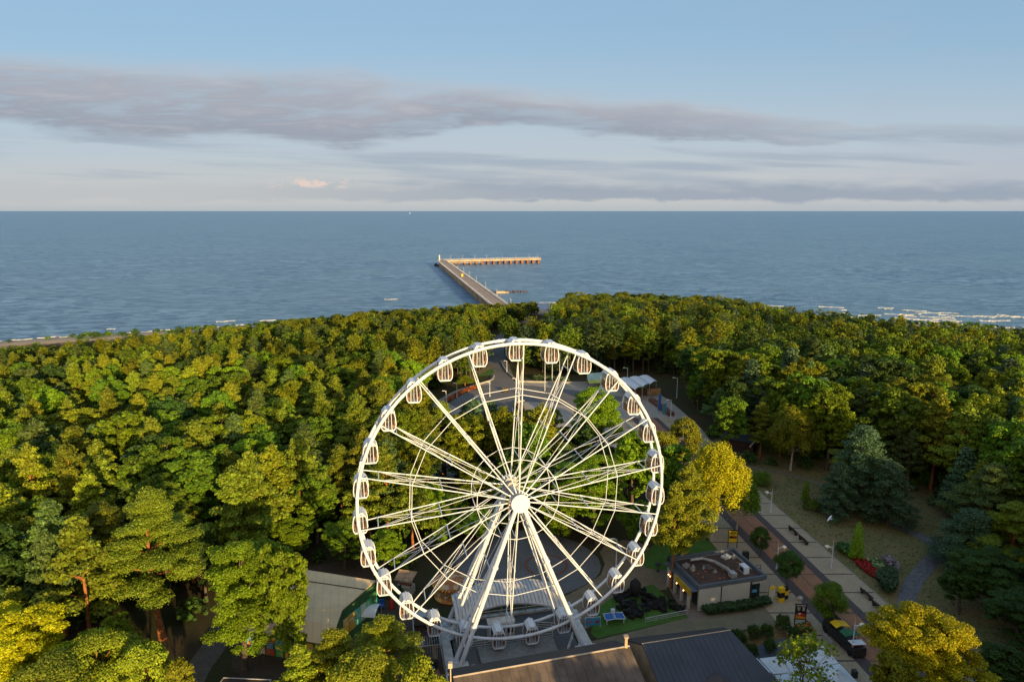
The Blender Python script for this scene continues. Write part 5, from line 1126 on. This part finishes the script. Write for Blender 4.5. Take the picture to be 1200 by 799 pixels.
def quadmesh(name, v, col, m):
    n = len(v) // 4; me = bpy.data.meshes.new(name); me.vertices.add(4 * n); me.vertices.foreach_set('co', v.astype(np.float32).ravel())
    me.loops.add(4 * n); me.loops.foreach_set('vertex_index', np.arange(4 * n, dtype=np.int32)); me.polygons.add(n)
    me.polygons.foreach_set('loop_start', np.arange(0, 4 * n, 4, dtype=np.int32)); me.polygons.foreach_set('loop_total', np.full(n, 4, np.int32))
    a = me.attributes.new('tint', 'FLOAT_COLOR', 'FACE'); c4 = np.ones((n, 4), np.float32); c4[:, :3] = col; a.data.foreach_set('color', c4.ravel())
    me.materials.append(m); me.update(calc_edges=True); return me
def trunk_mb(kind, P, H, rng):
    m = MB(); bend = rng.uniform(-.35, .35, 2)
    zt = H * (.93 if kind in ('pine', 'spruce', 'column', 'fir') else .72); r0 = {'fir': .24, 'pine': .26, 'pine_round': .15, 'broad': .27, 'round': .08, 'spruce': .22, 'birch': .2, 'column': .05, 'sparse': .09, 'shrub': .05}[kind]
    pts = [Vector((bend[0] * math.sin(2.6 * i / 6), bend[1] * math.sin(2.1 * i / 6), zt * i / 6)) for i in range(7)]; m.path(pts, [r0 * (1.25 if i == 0 else 1) * (1 - .75 * i / 6) for i in range(7)], 8)
    idx = rng.choice(len(P), min(len(P), 16), replace=False)
    for j in idx:
        p = Vector(P[j, :3]); z0 = max(H * .28 if kind != 'pine' else H * .45, p.z - (1.0 if kind == 'pine' else 2.2)); z0 = min(z0, zt * .95)
        if kind in ('shrub', 'column'): z0 = .2
        i = min(5, int(z0 / zt * 6)); b_ = pts[i].lerp(pts[i + 1], z0 / zt * 6 - i); md = b_.lerp(p, .55) + Vector((0, 0, .25 if kind == 'pine' else -.15)); m.path([b_, md, p], [r0 * .34, r0 * .22, r0 * .08], 5)
    return m
SPEC = {'fir': (16000, .19, .7, .4, 'spruce', NEED, bark),   # kind: (count, size, jitter, up, colour, leaf material, bark)
 'pine': (14500, .175, .75, .45, 'pine', NEED, pinebark), 'pine_round': (8500, .18, .75, .4, 'pine', NEED, pinebark), 'broad': (19000, .185, .8, .35, 'broad', LEAF, bark), 'round': (6500, .115, .5, .3, 'dark', LEAF, bark),
 'spruce': (12000, .21, .45, .5, 'spruce', NEED, bark), 'birch': (13000, .19, .6, .1, 'birch', LEAF, birchbark), 'column': (2600, .12, .4, .3, 'broad', NEED, bark), 'sparse': (1500, .14, .8, .3, 'lime', LEAF, bark), 'shrub': (1800, .14, .5, .4, 'dark', LEAF, bark)}
VAR = {}
def variant(kind, i, colour=None, fine=1.0):
    key = (kind, i, colour, fine)
    if key in VAR: return VAR[key]
    rng = np.random.default_rng(hash((kind, i)) % 1000 if False else sum(map(ord, kind)) * 7 + i * 13); H, P = puffs_for(kind, rng); n, s, j, up, cn, lm, bk = SPEC[kind]
    v, c = leaves(P, int(n * fine ** 2), s / fine * 1.04, rng, GREENS[colour or cn], j, up=up, inner=.12 if kind == 'pine' else .2)
    cm = quadmesh('crown', v, c, lm); tb = trunk_mb(kind, P, H, rng); to = tb.build('trunk', bk); tm = to.data; bpy.data.objects.remove(to)
    VAR[key] = (H, cm, tm); return VAR[key]
NAMES = {'fir': 'fir_tree', 'pine': 'pine_tree', 'pine_round': 'pine_tree', 'broad': 'broadleaf_tree', 'round': 'street_tree', 'spruce': 'spruce_tree', 'birch': 'birch_tree', 'column': 'columnar_conifer', 'sparse': 'young_tree', 'shrub': 'shrub'}
CATS = {'fir': 'fir', 'pine': 'pine', 'pine_round': 'pine', 'broad': 'tree', 'round': 'tree', 'spruce': 'spruce', 'birch': 'birch', 'column': 'conifer', 'sparse': 'tree', 'shrub': 'shrub'}
def tree(kind, X, Y, h, label, group=None, wid=None, var=0, colour=None, rz=None, z=0.0, fine=1.0):
    H, cm, tm = variant(kind, var, colour, fine); o = empty(NAMES[kind], (X, Y, z), random.uniform(0, 6.28) if rz is None else rz, label, CATS[kind], group)
    s = h / H; sw = s if wid is None else wid; o.scale = (sw, sw, s)
    for nm, me in (('trunk', tm), ('crown', cm)): c_ = bpy.data.objects.new(nm, me); COL.objects.link(c_); c_.parent = o
    return o
RAD = {'fir': 4.4, 'pine': 3.9, 'broad': 4.4, 'round': 1.9, 'spruce': 3.6, 'birch': 4.4, 'column': .95, 'sparse': 2.7, 'shrub': 1.35, 'pine_round': 3.2}
TOPH = {'fir': 13.6, 'pine': 16.0, 'broad': 13.7, 'round': 5.2, 'spruce': 14, 'birch': 14.2, 'column': 4.2, 'sparse': 7.9, 'shrub': 2.3, 'pine_round': 9}
special = []
def T_(kind, pxc, pytop, Y, wpx, label, colour=None, var=0, z=0.0, group=None):
    """tree whose crown has this centre, top and width in the photograph when it stands Y metres away"""
    h = 10.0
    for _ in range(30):
        x_, y_ = pix(0, Y, z + h); h += (y_ - pytop) * (Y / FPX) * .8
    zz = Y * math.cos(TH) - (z + h * .7 - CAMH) * math.sin(TH); X = (pxc - 600) / FPX * zz; rad = wpx / 2 / FPX * zz
    special.append((X, Y, rad)); fi = float(round(min(2.6, max(1.0, rad / RAD[kind] * 1.35 * (1.0 if Y > 90 else 1.15))), 1)) if kind not in ('sparse',) else 1.0; H = variant(kind, var, colour, fi)[0]
    return tree(kind, X, Y, h * H / TOPH[kind], label, group, wid=rad / RAD[kind], var=var, colour=colour, z=z, fine=fi)
T_('pine', 178, 575, 78, 118, 'tall pine with a bright orange trunk at the left, its trunk bare near the ground', var=0)
T_('pine', 120, 590, 86, 100, 'broad pine left of the tall orange trunked pine', var=1)
T_('broad', 278, 632, 72, 128, 'large fresh green tree standing left of the green house', 'lime', 1)
T_('broad', 336, 640, 69.5, 72, 'slimmer green tree with a pale trunk in front of the green house roof', 'lime', 2)
T_('pine', 448, 724, 66, 98, 'tallest bright green pine at the bottom edge in front of the green house', 'olive', 0)
T_('pine', 392, 738, 64, 84, 'bright green pine at the bottom edge left of the tallest one there', 'olive', 1)
T_('pine', 350, 757, 62, 66, 'small green pine top at the bottom edge, leftmost in front of the green house', 'olive', 2)
T_('pine_round', 496, 768, 58, 64, 'low pine crown at the bottom edge right of the wide pine', 'olive', 2)
T_('pine_round', 424, 762, 60, 90, 'low bright pine crown filling the bottom edge below the green house', 'olive', 0)
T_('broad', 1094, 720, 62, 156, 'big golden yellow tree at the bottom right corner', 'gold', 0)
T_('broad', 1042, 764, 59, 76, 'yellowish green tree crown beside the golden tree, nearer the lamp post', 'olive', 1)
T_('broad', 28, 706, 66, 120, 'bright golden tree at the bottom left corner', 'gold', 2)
T_('pine_round', 112, 740, 64, 110, 'yellow green pine at the bottom left between the golden tree and the orange trunk', 'olive', 1)
T_('pine_round', 168, 752, 62, 70, 'small yellow green pine in front of the orange trunk', 'olive', 0)
T_('pine_round', 60, 770, 60, 110, 'low dark green tree at the bottom left edge', 'pine', 2)
T_('round', 926, 647, at(926, 691).y, 36, 'dense dark round street tree with a square pit beside the lamp post', var=0)
T_('round', 973, 683, at(975, 737).y, 44, 'brighter green street tree in front of the market cart', 'broad', 1)
T_('round', 892, 618, at(892, 653).y, 26, 'small thin street tree between yellow poster and brick roadway', 'dark', 2)
T_('sparse', 942, 742, 63, 84, 'sparse young tree with see through crown in front of the white tent roofs')
T_('column', 954, 737, 73, 12, 'yellowish young shrub between planting bed and tent roofs', 'lime')
T_('birch', 838, 524, 104, 86, 'sunlit golden weeping birch beside the promenade', 'gold', 0)
T_('birch', 866, 560, 108, 50, 'green weeping birch half behind the golden one', 'broad', 1)
T_('pine', 806, 545, 93, 70, 'sunlit pine with an orange trunk on the lawn behind the cafe', 'olive', 2)
T_('pine', 790, 566, 90, 50, 'smaller pine with an orange trunk left of the taller one behind the cafe', 'olive', 3)
T_('pine_round', 803, 488, 133, 42, 'round topped bright pine between the wheel rim and the promenade', 'olive', 1)
T_('pine_round', 775, 505, 124, 50, 'bright round pine touching the right edge of the wheel', 'olive', 2)
T_('broad', 700, 452, 130, 86, 'bright bushy tree behind the upper right spokes', 'lime', 0)
T_('broad', 702, 536, 103, 112, 'large fresh green tree behind the right spokes', 'lime', 1)
T_('broad', 655, 585, 104, 60, 'green tree behind the wheel axle', 'lime', 2)
T_('broad', 640, 478, 142, 46, 'green tree at the plaza kerb behind the upper spokes', 'lime', 2)
T_('broad', 622, 520, 130, 60, 'mid green tree behind the top middle spokes', 'broad', 3)
T_('broad', 748, 590, 101, 50, 'green tree between the sandy ground and the right side of the wheel', 'broad', 0)
T_('broad', 660, 500, 128, 60, 'green tree behind the long upper right spokes', 'broad', 1)
T_('broad', 738, 505, 120, 60, 'green tree between the upper right spokes and the rim', 'lime', 3)
T_('broad', 668, 548, 116, 56, 'small fresh green tree just right of the middle spokes', 'lime', 1)
T_('broad', 342, 606, 97, 66, 'leafy green tree right behind the green house roof, left of two', 'lime', 2)
T_('broad', 402, 612, 95, 66, 'leafy green tree right behind the green house roof, beside the wheel rim', 'broad', 1)
T_('broad', 452, 622, 93, 60, 'low leafy tree behind the lower left wheel rim', 'lime', 3)
T_('pine_round', 206, 772, 62, 44, 'low olive pine at the bottom edge right of the orange trunk', 'olive', 2)
T_('broad', 140, 718, 70, 60, 'leafy green tree just left of the orange trunk near the ground', 'lime', 0)
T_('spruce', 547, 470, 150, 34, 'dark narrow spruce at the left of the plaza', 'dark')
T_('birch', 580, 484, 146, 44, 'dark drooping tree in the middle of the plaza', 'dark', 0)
T_('broad', 560, 545, 118, 70, 'sunlit tree behind the upper left spokes', 'olive', 3)
T_('broad', 505, 575, 110, 90, 'bushy green tree behind the left spokes', 'lime', 0)
T_('broad', 560, 600, 104, 70, 'green tree behind the lower left of the axle', 'broad', 1)
T_('pine', 545, 440, 205, 26, 'slim sunlit pine on the plaza left rim', 'olive', 1)
T_('fir', 1012, 495, 116, 74, 'tall blue green fir at the far side of the park lawn, leftmost of three', None, 0)
T_('pine', 1008, 500, 119, 60, 'pine with a lit top rising out of the blue green firs', 'pine', 2)
T_('fir', 1046, 540, 110, 58, 'lower blue green fir right of the tallest one', None, 1)
T_('fir', 985, 540, 113, 46, 'blue green fir at the left foot of the tallest one', None, 2)
T_('column', 1006, 612, 98, 18, 'small yellow green cone shaped conifer behind the flower beds', 'lime', 0)
T_('column', 945, 563, 119, 11, 'slim young conifer on the dry lawn near the winding path', 'broad', 1)
T_('shrub', 952, 585, 116, 20, 'low green shrub below the slim young conifer', 'broad', 0)
T_('shrub', 893, 553, 128, 26, 'round green shrub at the far end of the promenade pavement', 'broad', 1)
T_('pine', 1165, 545, 100, 92, 'blue green pine at the right edge, its top in the sun', 'pine_dark', 1)
T_('pine', 1188, 590, 92, 90, 'sunlit pine at the right edge below the blue green one', 'pine', 2)
T_('fir', 1140, 595, 94, 86, 'dark fir beside the park path, left of the sunlit pine', None, 1)
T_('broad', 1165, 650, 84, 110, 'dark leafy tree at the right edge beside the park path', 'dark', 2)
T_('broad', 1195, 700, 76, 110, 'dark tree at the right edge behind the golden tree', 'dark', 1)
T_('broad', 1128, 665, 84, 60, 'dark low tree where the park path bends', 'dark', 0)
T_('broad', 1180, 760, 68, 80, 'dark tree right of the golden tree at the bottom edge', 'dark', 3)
T_('pine', 940, 448, 150, 54, 'sunlit pine rising above the dark wood right of the promenade', 'pine', 0)
T_('pine', 893, 472, 142, 40, 'pine with a sunlit flank behind the low dark hut', 'pine', 1)
T_('pine', 846, 455, 160, 44, 'dim olive pine beside the tall lamps', 'pine_dark', 2)
T_('birch', 930, 480, 135, 60, 'pine with warm lit crown behind the dark hut, right of the others', 'olive', 2)
T_('broad', 820, 440, 178, 40, 'leafy green tree just right of the tall mast', 'broad', 3)
T_('broad', 1085, 440, 150, 80, 'tree with a lit crown behind the far end of the park lawn', 'olive', 2)
T_('broad', 1130, 450, 142, 90, 'dark big tree behind the right end of the park lawn', 'dark', 1)
T_('broad', 1040, 450, 146, 70, 'half lit tree behind the blue green firs', 'broad', 0)
for px, py, w_ in ((868, 756, 15), (884, 749, 15), (899, 747, 14), (918, 739, 17), (930, 748, 13), (881, 770, 14), (903, 764, 14), (862, 748, 10)):
    p = at(px, py); T_('shrub', px, py - w_ * 1.25, p.y, w_, 'small bushy young pine in the planting bed below the cafe', 'dark', 2, group='young pines in the planting bed')

# ---- the wood: individuals in front, the rest as one mass
def inpoly(x, y, P):
    r_ = False; j = len(P) - 1
    for i in range(len(P)):
        if (P[i][1] > y) != (P[j][1] > y) and x < (P[j][0] - P[i][0]) * (y - P[i][1]) / (P[j][1] - P[i][1]) + P[i][0]: r_ = not r_
        j = i
    return r_
CL = [[(p[0], p[1]) for p in pl_] for pl_ in (
    A((128, 712), (215, 712), (222, 960), (100, 960)),
    A((470, 520), (498, 470), (535, 450), (575, 440), (600, 440), (700, 440), (790, 440), (815, 480), (850, 530), (830, 560), (640, 560), (560, 560), (500, 545)),
    [(-22, 55), (-22, 88), (-10, 102), (20, 113), (40, 112), (Xr(110), 110), (Xr(165) + 1, 165), (Xr(165) - 18, 172), (20, 165), (20, 118), (60, 55)],
    A((215, 770), (262, 715), (285, 735), (375, 780), (375, 960), (200, 960)),
    [(p.x, p.y) for p in (at(270, 790), at(270, 735), at(345, 660), at(450, 655), at(480, 800))],
    [(Xr(50) - 20, 50), (Xr(110) - 18, 110), (Xr(175) - 18, 175), (Xr(175) + 2, 175), (Xr(138), 138), (75, 132), (78, 112), (70, 95), (62, 80), (60, 50)])]
bpth = open_smooth(A((590, 452), (587, 436), (582, 422), (578, 410), (586, 398), (600, 388)))
fpth = [(-12, 285), (-5, 300), (8, 320), (20, 345), (24, 400)]
def clear(x, y, mg=2.5):
    if any(inpoly(x, y, P_) for P_ in CL): return False
    for p in bpth:
        if (p.x - x) ** 2 + (p.y - y) ** 2 < 30: return False
    tp = at(225, 790)
    if abs(x - np.interp(y, [60, 85], [at(215, 830).x, at(272, 700).x])) < 3.0 and y < 84: return False
    hx, hy_ = at(866, 526).x, at(866, 526).y
    if abs(x - hx) < 5 and abs(y - hy_) < 4: return False
    s_ = at(752, 450)
    if (x - s_.x) ** 2 + (y - s_.y) ** 2 < 150: return False
    if abs(x - np.interp(y, [270, 345], [6, 21])) < 8.5 and y > 265: return False
    for X, Y, r_ in special:
        if (X - x) ** 2 + (Y - y) ** 2 < (r_ * .55 + mg) ** 2: return False
    return True
def rec(x): return float(np.interp(x, [-155, -60], [34, 0])) + float(np.interp(x, [100, 160], [0, 46]))     # how far the wood stands back from the dune edge
def tree_h(x, y):
    d = shore(x) - y - rec(x) * .85
    h = float(np.interp(d, [44, 60, 100, 170, 260], [4.5, 7.0, 11.0, 14.0, 16.0]))
    if x > 15: h = float(np.interp(d, [40, 52, 90, 150, 240], [7.5 - 3.5 * (x > 110), 10.5 - 4.5 * (x > 110), 13, 15, 17.5]))
    if x < -90: h *= float(np.interp(d, [45, 90], [.72, 1]))
    return h
cand = []; y = 50.0
while y < 372:
    sp_ = float(np.interp(y, [50, 110, 180, 350], [5.4, 5.4, 5.2, 4.6])); x = -.80 * y - 22
    while x < .80 * y + 60:
        X = x + random.uniform(-.38, .38) * sp_; Y = y + random.uniform(-.38, .38) * sp_; d = shore(X) - Y
        if d > 44 + (8 if X < 0 else -6) + rec(X) + 3 * math.sin(X * .11) and clear(X, Y) and not (Y < 60 and abs(X) < 48): cand.append((X, Y))
        x += sp_
    y += sp_ * .92
def zonekind(x, y, r_):
    d = shore(x) - y
    if d < 105: return 'pine_round' if r_ < .8 else 'broad'
    if x < -8: return 'pine' if (r_ < .58 or y < 100 and r_ < .75) else 'broad'
    return 'broad' if r_ < .55 else ('pine' if r_ < .85 else 'spruce')
def lab(kind, x, y):
    px, py = pix(x, y, 10)
    side = 'left of the ferris wheel' if px < 415 else ('behind the ferris wheel' if px < 790 else 'right of the promenade')
    dist = 'nearest rows' if y < 105 else ('middle rows' if y < 150 else 'farther rows')
    k = {'pine': 'rounded olive pine', 'pine_round': 'low rounded pine', 'broad': 'bushy green leafy tree', 'spruce': 'dark pointed spruce'}[kind]
    return '%s in the dense wood %s, %s' % (k, side, dist), '%s %s, %s' % (k, side, dist)
inview = []; rest = []
for X, Y in cand:
    px, py = pix(X, Y, 12.0); pb = pix(X, Y, 4)[1]
    (inview if (-45 < px < 1245 and py < 830 and Y > 57) else rest).append((X, Y))
inview.sort(key=lambda p: p[1])
NI = 560; cnt = {}
cols_of = {'pine': [None, None, 'olive', 'pine_dark'], 'pine_round': [None, 'olive', 'pine_dark'], 'broad': [None, 'lime', 'olive', 'dark', 'broad'], 'spruce': [None]}
far = []
for i, (X, Y) in enumerate(inview):
    r_ = random.random(); kd = zonekind(X, Y, r_); h = tree_h(X, Y) * (random.uniform(.66, .9) if random.random() < .4 else random.uniform(.92, 1.2))
    base_ = NAMES[kd]
    if i < NI and cnt.get(base_, 0) < 290:
        cnt[base_] = cnt.get(base_, 0) + 1
        l_, g_ = lab(kd, X, Y); v_ = random.randrange(4); c_ = random.choice(cols_of[kd])
        tree(kd, X, Y, h, l_, g_, wid=h / TOPH[kd] * random.uniform(.92, 1.2), var=v_, colour=c_, z=terrain(X, Y) - .05)
    else: far.append((X, Y, h, kd))
# trees outside the frame on the sun's side keep the square in shade
for X, Y in rest:
    if X > 0 or Y > 70: far.append((X, Y, tree_h(X, Y) * random.uniform(.85, 1.1), zonekind(X, Y, random.random())))
SHADE = []
for gx in range(26):
    for gy in range(5):
        X = -4 + gx * 6.0 + random.uniform(-2, 2); Y = 4 + gy * 7 + random.uniform(-2.5, 2.5) - max(0, (30 - X)) * .25
        if math.hypot(X, Y) < 9: continue
        base_h = 12.5 if X < 22 else (15.5 if X < 34 else 18)
        SHADE.append((X, Y, base_h * random.uniform(.9, 1.08), random.choice(['broad', 'pine'])))
far += SHADE  # unseen trees added to cast shade share the far wood's mesh
def forest_mass(items):
    rng = np.random.default_rng(5); V = []; C_ = []; tb = MB(); proto = {}
    for kd in ('pine', 'pine_round', 'broad', 'spruce'):
        for i in range(5):
            r2 = np.random.default_rng(sum(map(ord, kd)) * 7 + i * 13); proto[(kd, i)] = puffs_for(kd, r2)
    for X, Y, h, kd in items:
        H, P = proto[(kd, rng.integers(5))]; inv = -45 < pix(X, Y, 8)[0] < 1245 and Y > 60; near_ = Y < 190
        n, s = ((2900, .28) if near_ else (2000, .29)) if inv else (520, .75)
        cn = SPEC[kd][4]; alt = cols_of[kd]; ch = alt[rng.integers(len(alt))] or cn
        v, c = leaves(P, n, s * H / h, rng, GREENS[ch], .75, up=.4)
        c = c * rng.uniform(.75, 1.25); a = rng.uniform(0, 6.28); ca_, sa = math.cos(a), math.sin(a); sc = h / H; sw = sc * rng.uniform(.95, 1.25)
        x_ = (v[:, 0] * ca_ - v[:, 1] * sa) * sw + X; y_ = (v[:, 0] * sa + v[:, 1] * ca_) * sw + Y; z_ = v[:, 2] * sc + terrain(X, Y)
        V.append(np.stack([x_, y_, z_], 1)); C_.append(c)
        tb.tube((X, Y, 0), (X, Y, h * .8), .2, .05, 5, caps=False)
    o = bpy.data.objects.new('wood', quadmesh('wood', np.concatenate(V), np.concatenate(C_), LEAF)); COL.objects.link(o)
    tag(o, 'far part of the dense green wood between park and beach, with unseen shade trees added', 'wood', kind='stuff')
    t_ = tb.build('wood_stems', bark); tag(t_, 'bare stems inside the far wood and the added shade trees', 'wood', kind='stuff')
    return sum(len(v) for v in V) // 4
print('individual trees', cnt, 'mass', len(far), 'quads', forest_mass(far))
# undergrowth: shrubs between the stems and dune scrub near the beach, nobody could count them
def scrub():
    rng = np.random.default_rng(9); V = []; C_ = []; H, P = puffs_for('shrub', rng)
    k = 0
    while k < 1500:
        if k < 500: x = rng.uniform(-250, 270); d = rng.uniform(20, 60); y = shore(x) - d; sz = rng.uniform(.5, 1.1)
        else: y = rng.uniform(58, 240); x = rng.uniform(-.8 * y, .8 * y); d = 99; sz = rng.uniform(.6, 1.3)
        k += 1
        if not clear(x, y, -1.0): continue
        v, c = leaves(P, 160, .3, rng, GREENS['dark' if rng.random() < .6 else 'broad'], .6); V.append(v * sz * [1.3, 1.3, 1] + [x, y, terrain(x, y)]); C_.append(c)
    H, P = puffs_for('broad', rng)
    for _ in range(420):
        y = rng.uniform(62, 190); x = rng.uniform(-.8 * y, .8 * y)
        if not clear(x, y, .5): continue
        v, c = leaves(P, 1500, .42, rng, GREENS['dark' if rng.random() < .5 else 'broad'], .65); sz = rng.uniform(.28, .55); V.append((v - [0, 0, 2.5]) * [sz * 1.15, sz * 1.15, sz] + [x, y, 0]); C_.append(c)
    o = bpy.data.objects.new('undergrowth', quadmesh('undergrowth', np.concatenate(V), np.concatenate(C_), LEAF)); COL.objects.link(o); tag(o, 'low bushes under the trees and on the dunes', 'undergrowth', kind='stuff')
scrub()
def grass(name, poly, n, h, cols, label):
    rng = np.random.default_rng(3); P2 = np.array([(p[0], p[1]) for p in poly]); lo, hi = P2.min(0), P2.max(0); pts = []
    while len(pts) < n:
        p = rng.uniform(lo, hi)
        if inpoly(p[0], p[1], P2): pts.append(p)
    pts = np.array(pts); a = rng.uniform(0, 6.28, n); w_ = rng.uniform(.06, .16, n); hh = h * rng.uniform(.5, 1.3, n)
    dx, dy = np.cos(a) * w_, np.sin(a) * w_; tl = rng.normal(size=(n, 2)) * .06
    v = np.stack([np.stack([pts[:, 0] - dx, pts[:, 1] - dy, np.full(n, .02)], 1), np.stack([pts[:, 0] + dx, pts[:, 1] + dy, np.full(n, .02)], 1), np.stack([pts[:, 0] + dx * .6 + tl[:, 0], pts[:, 1] + dy * .6 + tl[:, 1], hh], 1), np.stack([pts[:, 0] - dx * .6 + tl[:, 0], pts[:, 1] - dy * .6 + tl[:, 1], hh], 1)], 1).reshape(-1, 3)
    c = np.array(cols)[rng.integers(len(cols), size=n)] * rng.uniform(.7, 1.2, (n, 1)); o = bpy.data.objects.new(name, quadmesh(name, v, c, LEAF)); COL.objects.link(o); tag(o, label, 'grass', kind='stuff')
grass('dry_grass', [(Xr(60) + .3, 60), (Xr(145) + .3, 145), (90, 145), (90, 60)], 16000, .10, [(.10, .085, .03), (.06, .07, .02), (.045, .06, .015)], 'dry patchy grass on the park lawn')
